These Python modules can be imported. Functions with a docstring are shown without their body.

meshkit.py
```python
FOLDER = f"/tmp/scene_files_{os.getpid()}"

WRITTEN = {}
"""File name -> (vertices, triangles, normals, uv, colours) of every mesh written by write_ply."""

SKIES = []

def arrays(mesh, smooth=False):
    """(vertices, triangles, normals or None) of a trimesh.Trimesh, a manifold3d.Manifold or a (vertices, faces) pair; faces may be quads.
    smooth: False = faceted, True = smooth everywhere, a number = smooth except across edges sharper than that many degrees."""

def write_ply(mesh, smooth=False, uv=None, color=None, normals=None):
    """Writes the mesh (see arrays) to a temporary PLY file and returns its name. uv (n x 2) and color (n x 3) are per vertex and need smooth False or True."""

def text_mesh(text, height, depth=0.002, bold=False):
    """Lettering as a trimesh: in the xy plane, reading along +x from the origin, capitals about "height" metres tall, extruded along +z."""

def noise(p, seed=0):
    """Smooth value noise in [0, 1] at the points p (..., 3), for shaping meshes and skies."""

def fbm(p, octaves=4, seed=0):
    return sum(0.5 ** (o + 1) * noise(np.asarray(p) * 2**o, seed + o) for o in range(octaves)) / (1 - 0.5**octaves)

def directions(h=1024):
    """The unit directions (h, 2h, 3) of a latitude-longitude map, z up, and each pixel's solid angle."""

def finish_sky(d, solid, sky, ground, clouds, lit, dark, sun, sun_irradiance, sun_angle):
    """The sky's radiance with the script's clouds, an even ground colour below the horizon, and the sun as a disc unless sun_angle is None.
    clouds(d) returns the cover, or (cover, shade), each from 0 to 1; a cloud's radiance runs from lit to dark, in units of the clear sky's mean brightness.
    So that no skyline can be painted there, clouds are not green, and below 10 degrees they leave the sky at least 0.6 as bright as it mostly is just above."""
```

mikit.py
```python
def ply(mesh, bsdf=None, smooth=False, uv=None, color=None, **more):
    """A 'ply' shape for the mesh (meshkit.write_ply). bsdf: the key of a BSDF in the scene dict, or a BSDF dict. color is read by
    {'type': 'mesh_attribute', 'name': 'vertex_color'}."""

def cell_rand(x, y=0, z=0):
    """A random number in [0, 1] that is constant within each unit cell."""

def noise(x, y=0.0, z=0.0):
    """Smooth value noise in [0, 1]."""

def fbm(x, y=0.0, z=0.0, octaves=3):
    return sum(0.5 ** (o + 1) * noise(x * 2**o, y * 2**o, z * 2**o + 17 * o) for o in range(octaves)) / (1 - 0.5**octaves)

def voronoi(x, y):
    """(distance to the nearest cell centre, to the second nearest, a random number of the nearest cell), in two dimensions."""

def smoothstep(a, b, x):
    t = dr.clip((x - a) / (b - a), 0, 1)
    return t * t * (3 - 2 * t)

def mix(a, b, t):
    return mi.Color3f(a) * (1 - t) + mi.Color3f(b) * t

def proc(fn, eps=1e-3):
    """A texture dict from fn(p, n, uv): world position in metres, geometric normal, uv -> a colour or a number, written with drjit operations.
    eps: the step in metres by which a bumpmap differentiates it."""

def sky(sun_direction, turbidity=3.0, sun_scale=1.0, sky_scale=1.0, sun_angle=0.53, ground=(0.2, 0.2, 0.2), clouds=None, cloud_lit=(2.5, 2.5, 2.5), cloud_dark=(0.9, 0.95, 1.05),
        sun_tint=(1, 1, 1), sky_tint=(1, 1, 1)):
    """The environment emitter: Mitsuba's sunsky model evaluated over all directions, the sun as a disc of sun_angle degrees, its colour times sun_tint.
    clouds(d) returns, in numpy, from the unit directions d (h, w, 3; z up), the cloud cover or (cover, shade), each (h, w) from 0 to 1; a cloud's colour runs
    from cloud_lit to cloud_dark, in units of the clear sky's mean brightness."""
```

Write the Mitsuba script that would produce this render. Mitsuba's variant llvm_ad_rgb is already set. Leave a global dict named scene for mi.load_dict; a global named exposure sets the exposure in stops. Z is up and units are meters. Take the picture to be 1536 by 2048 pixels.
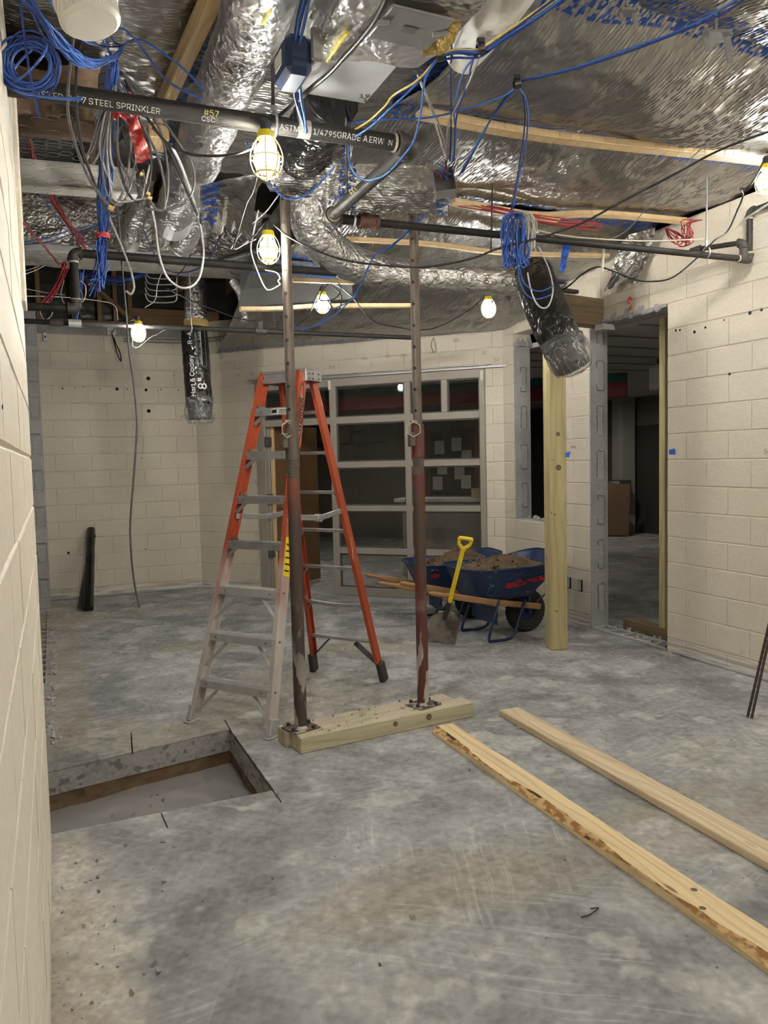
import math, random
import numpy as np, trimesh, drjit as dr, mitsuba as mi
import mikit, meshkit
from mikit import fbm, noise, mix, smoothstep, voronoi, cell_rand
from shapely.geometry import Polygon, box as sbox
from shapely.ops import unary_union
random.seed(7)
R = np.random.default_rng(11)
V = lambda *a: np.array(a, float)
nrm = lambda v: np.asarray(v, float) / np.linalg.norm(v)

# ---------------------------------------------------------------- camera, exposure, lamp strength
FOC, YAW, PITCH, ROLL, EYE = 1570.0, 0.39877, 0.06701, -0.02308, V(0, 0, 1.5966)
_f = V(math.sin(YAW)*math.cos(PITCH), math.cos(YAW)*math.cos(PITCH), -math.sin(PITCH))
_r0 = V(math.cos(YAW), -math.sin(YAW), 0); _u0 = np.cross(_r0, _f)
_r = _r0*math.cos(ROLL) + _u0*math.sin(ROLL); _u = -_r0*math.sin(ROLL) + _u0*math.cos(ROLL)
scene, labels = {}, {}
exposure = 0.28
BULB, HALL = 480.0, 360.0
scene['camera'] = {'type': 'perspective', 'fov': 2*math.degrees(math.atan(768/FOC)), 'fov_axis': 'x', 'near_clip': 0.02, 'far_clip': 100.0,
    'to_world': mi.ScalarTransform4f().look_at(origin=EYE.tolist(), target=(EYE+_f).tolist(), up=_u.tolist())}
# measured directions of the survey: a sight line, cut by a depth or by a plane of the room
def ray(x, y): return _f + _r*(x-768)/FOC + _u*(1024-y)/FOC
def D(x, y, d): return EYE + ray(x, y)*d
def onZ(x, y, z): r = ray(x, y); return EYE + r*((z-EYE[2])/r[2])
def onX(x, y, X): r = ray(x, y); return EYE + r*((X-EYE[0])/r[0])
def onY(x, y, Y): r = ray(x, y); return EYE + r*((Y-EYE[1])/r[1])

# ---------------------------------------------------------------- scene helpers
used = set()
def newkey(name, parent=None):
    base = f'{parent}__{name}' if parent else name
    k, i = base, 0
    while k in used:
        i += 1; k = f'{base}_{i:03d}'
    used.add(k); return k
def tag(k, label=None, cat=None, group=None, kind=None):
    d = {a: b for a, b in (('label', label), ('category', cat), ('group', group), ('kind', kind)) if b}
    if d: labels[k] = {**labels.get(k, {}), **d}
def thing(name, label, cat, group=None):
    k = newkey(name); tag(k, label, cat, group); return k
def add(name, mesh, mat, parent=None, smooth=False, label=None, cat=None, group=None, kind=None, **more):
    k = newkey(name, parent)
    uv = getattr(mesh, 'metadata', {}).get('uv') if hasattr(mesh, 'metadata') else None
    scene[k] = mikit.ply(mesh, mat, smooth=smooth if uv is None else bool(smooth), uv=uv, **more)
    tag(k, label, cat, group, kind); return k
def addply(name, ply, parent=None, to=None, **t):
    k = newkey(name, parent); scene[k] = dict(ply) if to is None else {**ply, 'to_world': to}
    tag(k, **t); return k
def cat(ms):
    m = trimesh.util.concatenate(ms)
    if all('uv' in x.metadata for x in ms): m.metadata['uv'] = np.vstack([x.metadata['uv'] for x in ms])
    return m
def mesh(v, f, uv=None):
    m = trimesh.Trimesh(np.asarray(v, float), np.asarray(f), process=False)
    if uv is not None: m.metadata['uv'] = np.asarray(uv, float)
    return m
def quads(f):
    f = np.asarray(f); return np.vstack([f[:, [0, 1, 2]], f[:, [0, 2, 3]]])
def frame(o, x, y):
    x = nrm(x); y = np.asarray(y, float); y = nrm(y - x*(x@y)); M = np.eye(4)
    M[:3, 0], M[:3, 1], M[:3, 2], M[:3, 3] = x, y, np.cross(x, y), o; return M
def xf(m, M):
    m = m.copy(); uv = m.metadata.get('uv'); m.apply_transform(M)
    if uv is not None: m.metadata['uv'] = uv
    return m
def cbox(sx, sy, sz, b=0.004):
    """chamfered box centred on the origin"""
    b = min(b, sx*.45, sy*.45, sz*.45); pts = []
    for a in (-1, 1):
        for c in (-1, 1):
            for d in (-1, 1):
                p = V(a*sx/2, c*sy/2, d*sz/2)
                for k in range(3):
                    q = p - V(a, c, d)*b; q[k] = p[k]; pts.append(q)
    h = trimesh.Trimesh(pts).convex_hull
    return mesh(h.vertices, h.faces)
def explode(m, ax=0):
    """face-split copy with uv: u along axis ax, v across (metres)"""
    v = m.vertices[m.faces].reshape(-1, 3); o = [k for k in range(3) if k != ax]
    n = np.repeat(np.abs(m.face_normals), 3, 0)
    w = np.where(n[:, o[0]] > n[:, o[1]], v[:, o[1]], v[:, o[0]] + .37)
    return mesh(v, np.arange(len(v)).reshape(-1, 3), np.stack([v[:, ax], w], 1))
def plank(p, q, w, h, up=(0, 0, 1), b=0.004, wood=True):
    """board from p to q (axis centres): w across, h along up"""
    p, q = np.asarray(p, float), np.asarray(q, float)
    m = cbox(np.linalg.norm(q-p), w, h, b)
    if wood: m = explode(m)
    x = nrm(q-p); z = np.asarray(up, float); z = nrm(z - x*(x@z)); M = np.eye(4)
    M[:3, 0], M[:3, 1], M[:3, 2], M[:3, 3] = x, np.cross(z, x), z, (p+q)/2
    return xf(m, M)
def abox(x0, x1, y0, y1, z0, z1, b=0.003):
    m = cbox(x1-x0, y1-y0, z1-z0, b); m.apply_translation(V(x0+x1, y0+y1, z0+z1)/2); return m
def extr(poly, p, q, up):
    """extrude 2D polygon (x: cross(up,dir), y: up) from p to q"""
    p, q = np.asarray(p, float), np.asarray(q, float)
    m = trimesh.creation.extrude_polygon(poly if isinstance(poly, Polygon) else Polygon(poly), np.linalg.norm(q-p), engine='earcut')
    z = nrm(q-p); y = np.asarray(up, float); y = nrm(y - z*(z@y)); M = np.eye(4)
    M[:3, 0], M[:3, 1], M[:3, 2], M[:3, 3] = np.cross(y, z), y, z, p
    return mesh(trimesh.transform_points(m.vertices, M), m.faces)
def spl(pts, n=8):
    """Catmull-Rom through the points"""
    P = np.asarray(pts, float)
    if len(P) < 3: return np.linspace(P[0], P[-1], n)
    P = np.vstack([2*P[0]-P[1], P, 2*P[-1]-P[-2]]); out = []
    for i in range(1, len(P)-2):
        a, b, c, d = P[i-1:i+3]
        for t in np.arange(n)/n:
            out.append(.5*((2*b) + (-a+c)*t + (2*a-5*b+4*c-d)*t*t + (-a+3*b-3*c+d)*t**3))
    return np.vstack([out, P[-2]])
def tube(pts, r, sides=8, caps=True, uv=False):
    p = np.asarray(pts, float); r = np.broadcast_to(r, (len(p),))
    t = np.gradient(p, axis=0); t /= np.linalg.norm(t, axis=1, keepdims=True) + 1e-12
    a = np.cross(t[0], [0, 0, 1] if abs(t[0, 2]) < .9 else [1, 0, 0]); A = []
    for k in range(len(p)):
        a = a - t[k]*(a@t[k]); a = a/np.linalg.norm(a); A.append(a)
    A = np.array(A); B = np.cross(t, A); n = sides + (1 if uv else 0)
    ang = np.arange(n)*2*np.pi/sides
    v = p[:, None] + r[:, None, None]*(np.cos(ang)[None, :, None]*A[:, None] + np.sin(ang)[None, :, None]*B[:, None])
    v = v.reshape(-1, 3); f = []
    for i in range(len(p)-1):
        for j in range(sides):
            k = j+1 if uv else (j+1) % sides
            f.append([i*n+j, i*n+k, (i+1)*n+k, (i+1)*n+j])
    f = quads(f)
    U = None
    if uv:
        s = np.concatenate([[0], np.cumsum(np.linalg.norm(np.diff(p, axis=0), axis=1))])
        U = np.stack([np.repeat(s, n), np.tile(ang, len(p))*np.repeat(r, n)], 1)
    if caps:
        for k, e in ((0, p[0]), (len(p)-1, p[-1])):
            c = len(v); v = np.vstack([v, e])
            if uv: U = np.vstack([U, U[k*n]])
            g = [[c, k*n+(j+1) % n if not uv else k*n+j+1, k*n+j] for j in range(sides)]
            f = np.vstack([f, g if k == 0 else [x[::-1] for x in g]])
    return mesh(v, f, U)
def lathe(prof, p, axis=(0, 0, 1), sides=24):
    """profile (radius, height) revolved about the axis through p"""
    m = trimesh.creation.revolve(np.asarray(prof, float), sections=sides)
    ax = nrm(axis); x = np.cross(ax, [0, 0, 1] if abs(ax[2]) < .9 else [1, 0, 0]); x = nrm(x)
    M = np.eye(4); M[:3, 0], M[:3, 1], M[:3, 2], M[:3, 3] = x, np.cross(ax, x), ax, p
    return mesh(trimesh.transform_points(m.vertices, M), m.faces)
def rod(p, q, r, sides=10): return tube([p, q], r, sides)
def grid(nu, nv, fn, uvfn=None):
    u, v = np.meshgrid(np.linspace(0, 1, nu), np.linspace(0, 1, nv), indexing='ij')
    P = fn(u.ravel(), v.ravel()); i = np.arange(nu*nv).reshape(nu, nv)
    f = np.stack([i[:-1, :-1], i[1:, :-1], i[1:, 1:], i[:-1, 1:]], -1).reshape(-1, 4)
    return mesh(P, quads(f), None if uvfn is None else uvfn(u.ravel(), v.ravel()))
def text_on(txt, h, o, x, y, depth=.0015, bold=False, cyl=None):
    """lettering with its baseline start at o, reading along x, up y; cyl: radius of a pipe it wraps (o on its surface)"""
    m = meshkit.text_mesh(txt, h, depth, bold); x = nrm(x); y = nrm(y); z = np.cross(x, y); v = m.vertices
    if cyl: a = v[:, 1]/cyl; off = (cyl+v[:, 2]); P = o + v[:, :1]*x + (off*np.sin(a))[:, None]*y + (off*np.cos(a)-cyl)[:, None]*z
    else: P = o + v[:, :1]*x + v[:, 1:2]*y + v[:, 2:3]*z
    return mesh(P, m.faces)

# ---------------------------------------------------------------- materials
def rgb(*c): return {'type': 'rgb', 'value': list(c)}
def pr(c, rough=.5, two=False, **k):
    d = {'type': 'principled', 'base_color': c if isinstance(c, dict) else rgb(*c), 'roughness': rough, **k}
    return {'type': 'twosided', 'm': d} if two else d
def bump(d, fn, eps=1e-3, scale=1.0, two=False):
    b = {'type': 'bumpmap', 'arbitrary': mikit.proc(fn, eps), 'scale': scale, 'm': d}
    return {'type': 'twosided', 'm': b} if two else b
def M(name, d):
    if d['type'] in ('principled', 'bumpmap'): d = {'type': 'twosided', 'm': d}
    scene[name] = d; return name
C = mi.Color3f
def f_cream(p, n, uv):
    a = fbm(p.x*1.3, p.y*1.3, p.z*1.3, 3); b = fbm(p.x*60, p.y*60, p.z*60, 2)
    c = mix(C(.565, .515, .435), C(.625, .575, .495), a)*(.93+.14*b)
    lo = smoothstep(.16, .03, p.z + .10*(fbm(p.x*5, p.y*5, p.z*16, 3)-.5))
    st = smoothstep(.44, .56, fbm(p.x*3, p.y*3, p.z*45, 3))
    return mix(c, mix(C(.62, .60, .56), C(.36, .34, .31), st), lo)
M('m_cream', bump(pr(mikit.proc(f_cream), .55, specular=.35), lambda p, n, uv: .0012*fbm(p.x*90, p.y*90, p.z*90, 2), 2e-3))
def f_cmu(p, n, uv):
    a = fbm(p.x*4, p.y*4, p.z*4, 3); b = fbm(p.x*110, p.y*110, p.z*110, 2)
    return mix(C(.26, .265, .27), C(.40, .40, .40), a)*(.7+.6*b)
M('m_cmu', bump(pr(mikit.proc(f_cmu), .9), lambda p, n, uv: .004*fbm(p.x*60, p.y*60, p.z*60, 3), 2e-3))
def f_cut(p, n, uv):
    a = fbm(p.x*3, p.y*9, p.z*5, 4); b = fbm(p.x*50, p.y*50, p.z*50, 2)
    return mix(C(.23, .235, .245), C(.36, .36, .37), a)*(.85+.3*b)
M('m_cut', pr(mikit.proc(f_cut), .8))
def f_floor(p, n, uv):
    w = fbm(p.x*.9+3, p.y*.9, 0, 3)
    q = fbm(p.x*3.2+w*3, p.y*3.2+w*2, 2, 5)
    c = mix(C(.20, .208, .217), C(.325, .33, .335), smoothstep(.25, .75, q))
    warm = smoothstep(.48, .72, fbm(p.x*.8+9, p.y*1.6, 4, 4))
    c = mix(c, C(.295, .265, .205), .55*warm)
    for ca, sa, of in ((.35, .94, 0), (-.80, .60, 30), (.97, .22, 60)):   # trowel and scrape marks in three directions, in patches
        s, t = p.x*ca+p.y*sa+.12*fbm(p.x*2, p.y*2, of, 2), -p.x*sa+p.y*ca+.12*fbm(p.x*2, p.y*2, of+5, 2)
        scr = smoothstep(.56, .80, fbm(s*4.5+of, t*80, 7, 4))*smoothstep(.54, .70, fbm(p.x*2.6+of, p.y*2.6, 8, 5))
        c = mix(c, C(.46, .465, .465), .42*scr)
        fine = fbm(s*7+of, t*60, 9, 3)
        c = c*(.91+.18*fine)
    spl_ = smoothstep(.60, .70, fbm(p.x*5.4+20, p.y*5.4, 11, 6))
    c = mix(c, C(.45, .45, .44), .55*spl_)
    dk = smoothstep(.60, .74, fbm(p.x*2.2+40, p.y*2.2, 12, 5))
    c = mix(c, C(.12, .12, .122), .5*dk)
    fx = smoothstep(.20, .04, p.x+.34*(fbm(p.x*6, p.y*3.2, 13, 5)-.5)+.05*(p.y-2.4))*smoothstep(3.9, 3.3, p.y)
    c = mix(c, mix(C(.47, .45, .415), C(.37, .325, .265), smoothstep(.42, .68, fbm(p.x*5, p.y*4, 15, 4)))*(.8+.4*fbm(p.x*70, p.y*70, 16, 2)), .85*fx)
    fb = smoothstep(.24, .10, p.x+.1*(fbm(p.x*6, p.y*5, 23, 3)-.5))*smoothstep(4.6, 5.3, p.y)*smoothstep(10, 9.3, p.y)
    c = mix(c, C(.36, .305, .23), .4*fb)
    v = voronoi(p.x*7, p.y*7)
    c = mix(c, C(.08, .075, .07), smoothstep(.035, .015, v[0])*smoothstep(.84, .9, v[2]))
    return c*(.72+.56*fbm(p.x*38, p.y*38, 1, 4))*(.85+.30*fbm(p.x*9, p.y*9, 6, 4))
def r_floor(p, n, uv): return .48+.3*fbm(p.x*2, p.y*2, 5, 3)
M('m_floor', bump(pr(mikit.proc(f_floor), mikit.proc(r_floor), specular=.4), lambda p, n, uv: .0015*fbm(p.x*30, p.y*30, 0, 3), 2e-3))
M('m_slabedge', pr(mikit.proc(lambda p, n, uv: mix(C(.30, .295, .29), C(.15, .145, .14), smoothstep(.52, .72, fbm(p.x*30, p.y*30, p.z*30, 4)))*(.8+.4*fbm(p.x*60, p.y*60, p.z*60, 2))), .85))
M('m_soil', bump(pr(mikit.proc(lambda p, n, uv: mix(C(.075, .045, .028), C(.21, .14, .09), fbm(p.x*14, p.y*14, p.z*14, 4))), .95), lambda p, n, uv: .02*fbm(p.x*25, p.y*25, p.z*25, 4), 3e-3))
M('m_slurry', pr(mikit.proc(lambda p, n, uv: mix(C(.20, .193, .185), C(.27, .26, .25), fbm(p.x*3, p.y*3, 0, 4))), .6))
def f_foilbump(p, n, uv):
    return .010*fbm(uv.x*16, uv.y*10, 5, 3) + .05*fbm(uv.x*2.6, uv.y*2.0, 8, 2)
FOIL = {'type': 'roughconductor', 'specular_reflectance': rgb(.53, .525, .51), 'alpha': .11, 'distribution': 'ggx', 'eta': rgb(1.35, .97, .62), 'k': rgb(7.5, 6.4, 5.3)}
def f_print(p, n, uv):   # uv.y runs 0..w across; blue hatch printed on both edges of the roll (w = 1.22)
    e = dr.minimum(uv.y, 1.22-uv.y)
    band = smoothstep(.010, .018, e)*smoothstep(.138, .128, e)
    z = dr.abs(uv.x*16-dr.floor(uv.x*16)-.5)*2
    k = dr.floor(e*52); hatch = smoothstep(.42, .5, noise(uv.x*75, k*3.1, 2))*smoothstep(.30, .40, z+.35*noise(uv.x*9, e*60, 5))
    return band*hatch
INK = {'type': 'principled', 'base_color': rgb(.012, .045, .22), 'roughness': .4, 'specular': .4}
M('m_foil', bump({'type': 'blendbsdf', 'weight': mikit.proc(f_print), 'a': dict(FOIL), 'b': INK}, f_foilbump, 1.5e-3, two=True))
def f_wrap(p, n, uv):
    return .03*dr.abs(fbm(p.x*24, p.y*24, p.z*24, 3)-.5) + .03*fbm(p.x*5, p.y*5, p.z*5, 2)
M('m_ductfoil', bump({**FOIL, 'specular_reflectance': rgb(.86, .855, .84), 'alpha': .15}, f_wrap, 2e-3, two=True))
M('m_foilblack', bump(pr((.07, .07, .068), .3, metallic=.55, specular=.6), lambda p, n, uv: .006*smoothstep(.55, .75, noise(p.x*70, p.y*16, p.z*70)) + .01*fbm(p.x*10, p.y*10, p.z*10, 2), 2e-3, two=True))
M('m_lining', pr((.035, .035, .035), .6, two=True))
M('m_galv', pr(mikit.proc(lambda p, n, uv: mix(C(.40, .42, .425), C(.58, .60, .60), fbm(p.x*9, p.y*9, p.z*9, 3))), .5, metallic=.35))
M('m_alu', pr(mikit.proc(lambda p, n, uv: mix(C(.52, .52, .53), C(.36, .36, .36), fbm(p.x*20, p.y*20, p.z*20, 3))), .38, metallic=.75, two=True))
def f_dusty(base, lo, hi, dust=(.50, .48, .46)):
    def fn(p, n, uv):
        k = smoothstep(hi, lo, p.z + .75*(fbm(p.x*6, p.y*6, p.z*3.2, 4)-.5))
        s = smoothstep(.70, .78, fbm(p.x*40, p.y*40, p.z*5, 3))
        c = C(*base)*(.85+.3*fbm(p.x*9, p.y*9, p.z*3, 2))
        return mix(mix(c, C(.62, .5, .42), .55*s), C(*dust)*(.85+.3*fbm(p.x*25, p.y*25, p.z*8, 3)), .93*k)
    return fn
M('m_orange', pr(mikit.proc(f_dusty((.335, .062, .027), -3, -2)), .42, specular=.5))
M('m_orangedust', pr(mikit.proc(f_dusty((.335, .062, .027), .62, 1.12)), .5, specular=.4))
M('m_aludust', pr(mikit.proc(f_dusty((.45, .45, .46), .72, 1.1, (.47, .46, .45))), .5, metallic=.25))
M('m_blackprint', pr((.015, .013, .013), .45))
M('m_blackplastic', pr((.018, .018, .019), .32, specular=.6))
M('m_wrapblack', bump(pr((.008, .008, .009), .16, specular=.55), lambda p, n, uv: .02*fbm(p.x*14, p.y*14, p.z*8, 4) + .008*smoothstep(.5, .7, fbm(p.x*30, p.y*30, p.z*8, 3)), 2e-3, two=True))
M('m_rollblack', pr((.010, .010, .011), .22, specular=.6))
M('m_clearfilm', {'type': 'twosided', 'm': bump(pr((.33, .33, .335), .22, specular=.9, clearcoat=.6), lambda p, n, uv: .014*fbm(p.x*26, p.y*26, p.z*10, 3), 2e-3)})
M('m_pipe', pr(mikit.proc(lambda p, n, uv: mix(C(.011, .011, .012), C(.022, .02, .019), fbm(p.x*8, p.y*8, p.z*8, 3))), .6, specular=.2))
M('m_fitting', pr((.028, .025, .023), .6))
M('m_rustfit', pr(mikit.proc(lambda p, n, uv: mix(C(.10, .045, .03), C(.05, .025, .02), fbm(p.x*40, p.y*40, p.z*40, 3))), .75))
M('m_seal', pr((.40, .38, .30), .7))
M('m_white', pr((.66, .65, .61), .45))
M('m_whiteprint', pr((.62, .62, .62), .6))
M('m_yellowprint', pr((.62, .52, .12), .6))
def f_shore(p, n, uv):
    r = fbm(p.x*30, p.y*30, p.z*6, 4); d = smoothstep(.52, .64, fbm(p.x*22, p.y*22, p.z*5, 4))*smoothstep(.75, .1, p.z)
    return mix(mix(C(.05, .038, .03), C(.14, .112, .09), r), C(.5, .47, .44), .8*d)
M('m_shoresteel', pr(mikit.proc(f_shore), .5, metallic=.35))
def f_red(p, n, uv):
    w = smoothstep(.46, .60, fbm(p.x*14, p.y*14, p.z*2.6, 4)); d = smoothstep(.50, .60, fbm(p.x*26, p.y*26, p.z*7, 4))*smoothstep(.9, .05, p.z)
    return mix(mix(C(.085, .021, .019), C(.055, .032, .026), w), C(.50, .47, .45), .85*d)
M('m_redsteel', pr(mikit.proc(f_red), .5))
def f_red1(p, n, uv):
    w = smoothstep(1.2, 1.5, p.z + .5*(fbm(p.x*14, p.y*14, p.z*3, 3)-.5)); d = smoothstep(.50, .60, fbm(p.x*26, p.y*26, p.z*7, 4))*smoothstep(.95, .05, p.z)
    return mix(mix(C(.050, .034, .029), C(.15, .042, .026), w), C(.42, .39, .37), .85*d)
M('m_redsteelworn', pr(mikit.proc(f_red1), .5))
def wood(a, b, k=1.0, knots=.30, kc=(.16, .09, .04)):
    def fn(p, n, uv):
        g = fbm(uv.x*1.6+p.z*.7, uv.y*60*k, 2, 3); h = fbm(uv.x*.7+3, uv.y*9*k, 4, 3)
        c = mix(C(*a), C(*b), .55*g+.45*h)
        r_ = dr.abs(dr.sin(uv.y*75*k + 5*fbm(uv.x*.9, uv.y*6*k, 9, 3)*3)); c = c*(1-.15*smoothstep(.80, 1.0, r_))*(.90+.20*g)
        v = voronoi(uv.x*2.1+31, uv.y*9+5)
        return mix(c, C(*kc), .85*smoothstep(.10, .04, v[0])*smoothstep(1-knots-.02, 1-knots+.02, v[2]))
    return fn
M('m_pine', pr(mikit.proc(wood((.66, .50, .27), (.76, .61, .37))), .55))
M('m_pinegrey', pr(mikit.proc(wood((.54, .43, .285), (.64, .52, .36))), .6))
M('m_strap', pr(mikit.proc(wood((.58, .42, .22), (.68, .51, .30))), .6))
M('m_treated', pr(mikit.proc(wood((.34, .285, .14), (.46, .395, .21), .6, .22)), .6))
def f_plate(p, n, uv):
    c = wood((.40, .36, .235), (.51, .465, .335), .7, .2)(p, n, uv)
    return mix(c, C(.46, .40, .32), smoothstep(.50, .9, n.z)*smoothstep(.36, .55, fbm(p.x*9, p.y*9, 3, 4)))
M('m_plate', pr(mikit.proc(f_plate), .7))
M('m_oldwood', pr(mikit.proc(wood((.095, .07, .042), (.18, .132, .076))), .7))
M('m_joist', pr(mikit.proc(wood((.17, .105, .055), (.26, .165, .09))), .75))
M('m_handle', pr(mikit.proc(wood((.26, .14, .055), (.36, .21, .09), .8, .1)), .55))
M('m_bark', bump(pr(mikit.proc(lambda p, n, uv: mix(mix(C(.30, .155, .05), C(.62, .42, .20), smoothstep(.38, .62, fbm(p.x*40, p.y*28, p.z*50, 3))), C(.05, .03, .02), smoothstep(.56, .66, fbm(p.x*14, p.y*7, p.z*20, 4)))), .8), lambda p, n, uv: .006*fbm(p.x*60, p.y*45, p.z*60, 3), 2e-3))
for nm, c in dict(blue=(.04, .12, .43), navy=(.012, .03, .15), grey=(.085, .085, .09), black=(.013, .013, .014), lite=(.30, .30, .31), red=(.28, .025, .035), yellow=(.70, .52, .16), ivory=(.60, .56, .46)).items():
    M('m_cable_'+nm, pr(c, .4, specular=.5))
M('m_galvdark', pr(mikit.proc(lambda p, n, uv: mix(C(.17, .17, .17), C(.27, .275, .27), fbm(p.x*9, p.y*9, p.z*9, 3))), .45, metallic=.4))
M('m_cable_white', pr((.52, .52, .53), .4, specular=.5))
M('m_darkwood', pr(mikit.proc(wood((.045, .028, .017), (.10, .062, .035))), .7))
M('m_conduit', pr((.42, .43, .44), .35, metallic=.8))
M('m_redtape', bump(pr(mikit.proc(lambda p, n, uv: mix(C(.55, .045, .05), C(.68, .28, .25), smoothstep(.52, .70, fbm(p.x*60, p.y*60, p.z*60, 3)))), .35), lambda p, n, uv: .01*fbm(p.x*30, p.y*30, p.z*30, 3), 2e-3, two=True))
M('m_bluetape', pr((.02, .12, .62), .55, two=True))
M('m_frame', pr((.29, .265, .235), .45))
M('m_framedark', pr((.07, .065, .06), .6))
M('m_glass', {'type': 'thindielectric', 'int_ior': 1.5})
M('m_wire', pr((.05, .05, .05), .5))
M('m_cage', pr((.80, .66, .02), .4, specular=.5))
M('m_bulb', pr((.9, .88, .8), .4))
M('m_actuator', pr((.010, .022, .07), .45))
M('m_yellow', pr((.80, .60, .02), .4, specular=.5))
M('m_barrow', pr(mikit.proc(lambda p, n, uv: mix(C(.006, .020, .068), C(.16, .18, .21), smoothstep(.70, .80, fbm(p.x*24, p.y*24, p.z*24, 4)))*(.8+.4*fbm(p.x*6, p.y*6, p.z*6, 2))), .38, specular=.5, two=True))
M('m_dirt', bump(pr(mikit.proc(lambda p, n, uv: mix(C(.055, .036, .022), C(.16, .112, .07), fbm(p.x*26, p.y*26, p.z*26, 4))), .95), lambda p, n, uv: .02*fbm(p.x*50, p.y*50, p.z*50, 3), 2e-3))
M('m_spray', pr(mikit.proc(lambda p, n, uv: mix(C(.30, .010, .016), C(.03, .012, .04), smoothstep(.42, .66, fbm(p.x*34, p.y*34, p.z*34, 3)))), .5))
M('m_joint', pr((.085, .085, .088), .9))
M('m_rubber', pr((.012, .012, .012), .8))
M('m_blade', pr(mikit.proc(lambda p, n, uv: mix(C(.085, .07, .06), C(.27, .24, .21), smoothstep(.4, .66, fbm(p.x*12, p.y*12, p.z*5, 4)))), .5, metallic=.3, two=True))
M('m_rebar', pr((.035, .022, .018), .7))
M('m_gravel', pr(mikit.proc(lambda p, n, uv: mix(C(.16, .145, .125), C(.40, .37, .33), noise(p.x*23, p.y*23, 1))), .9))
M('m_hole', pr((.01, .01, .01), .9))
M('m_pencil', pr((.27, .245, .21), .8))
M('m_wool', bump(pr((.42, .30, .10), .95), lambda p, n, uv: .02*fbm(p.x*80, p.y*80, p.z*80, 3), 2e-3, two=True))
M('m_yelstain', pr(mikit.proc(lambda p, n, uv: C(.72, .62, .06)), .6, two=True))
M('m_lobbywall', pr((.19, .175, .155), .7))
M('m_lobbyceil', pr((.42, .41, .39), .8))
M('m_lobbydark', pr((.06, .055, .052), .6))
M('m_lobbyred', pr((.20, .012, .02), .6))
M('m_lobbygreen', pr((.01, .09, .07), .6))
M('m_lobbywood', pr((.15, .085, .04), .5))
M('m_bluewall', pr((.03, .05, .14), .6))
M('m_card', pr((.36, .27, .16), .8))
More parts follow.
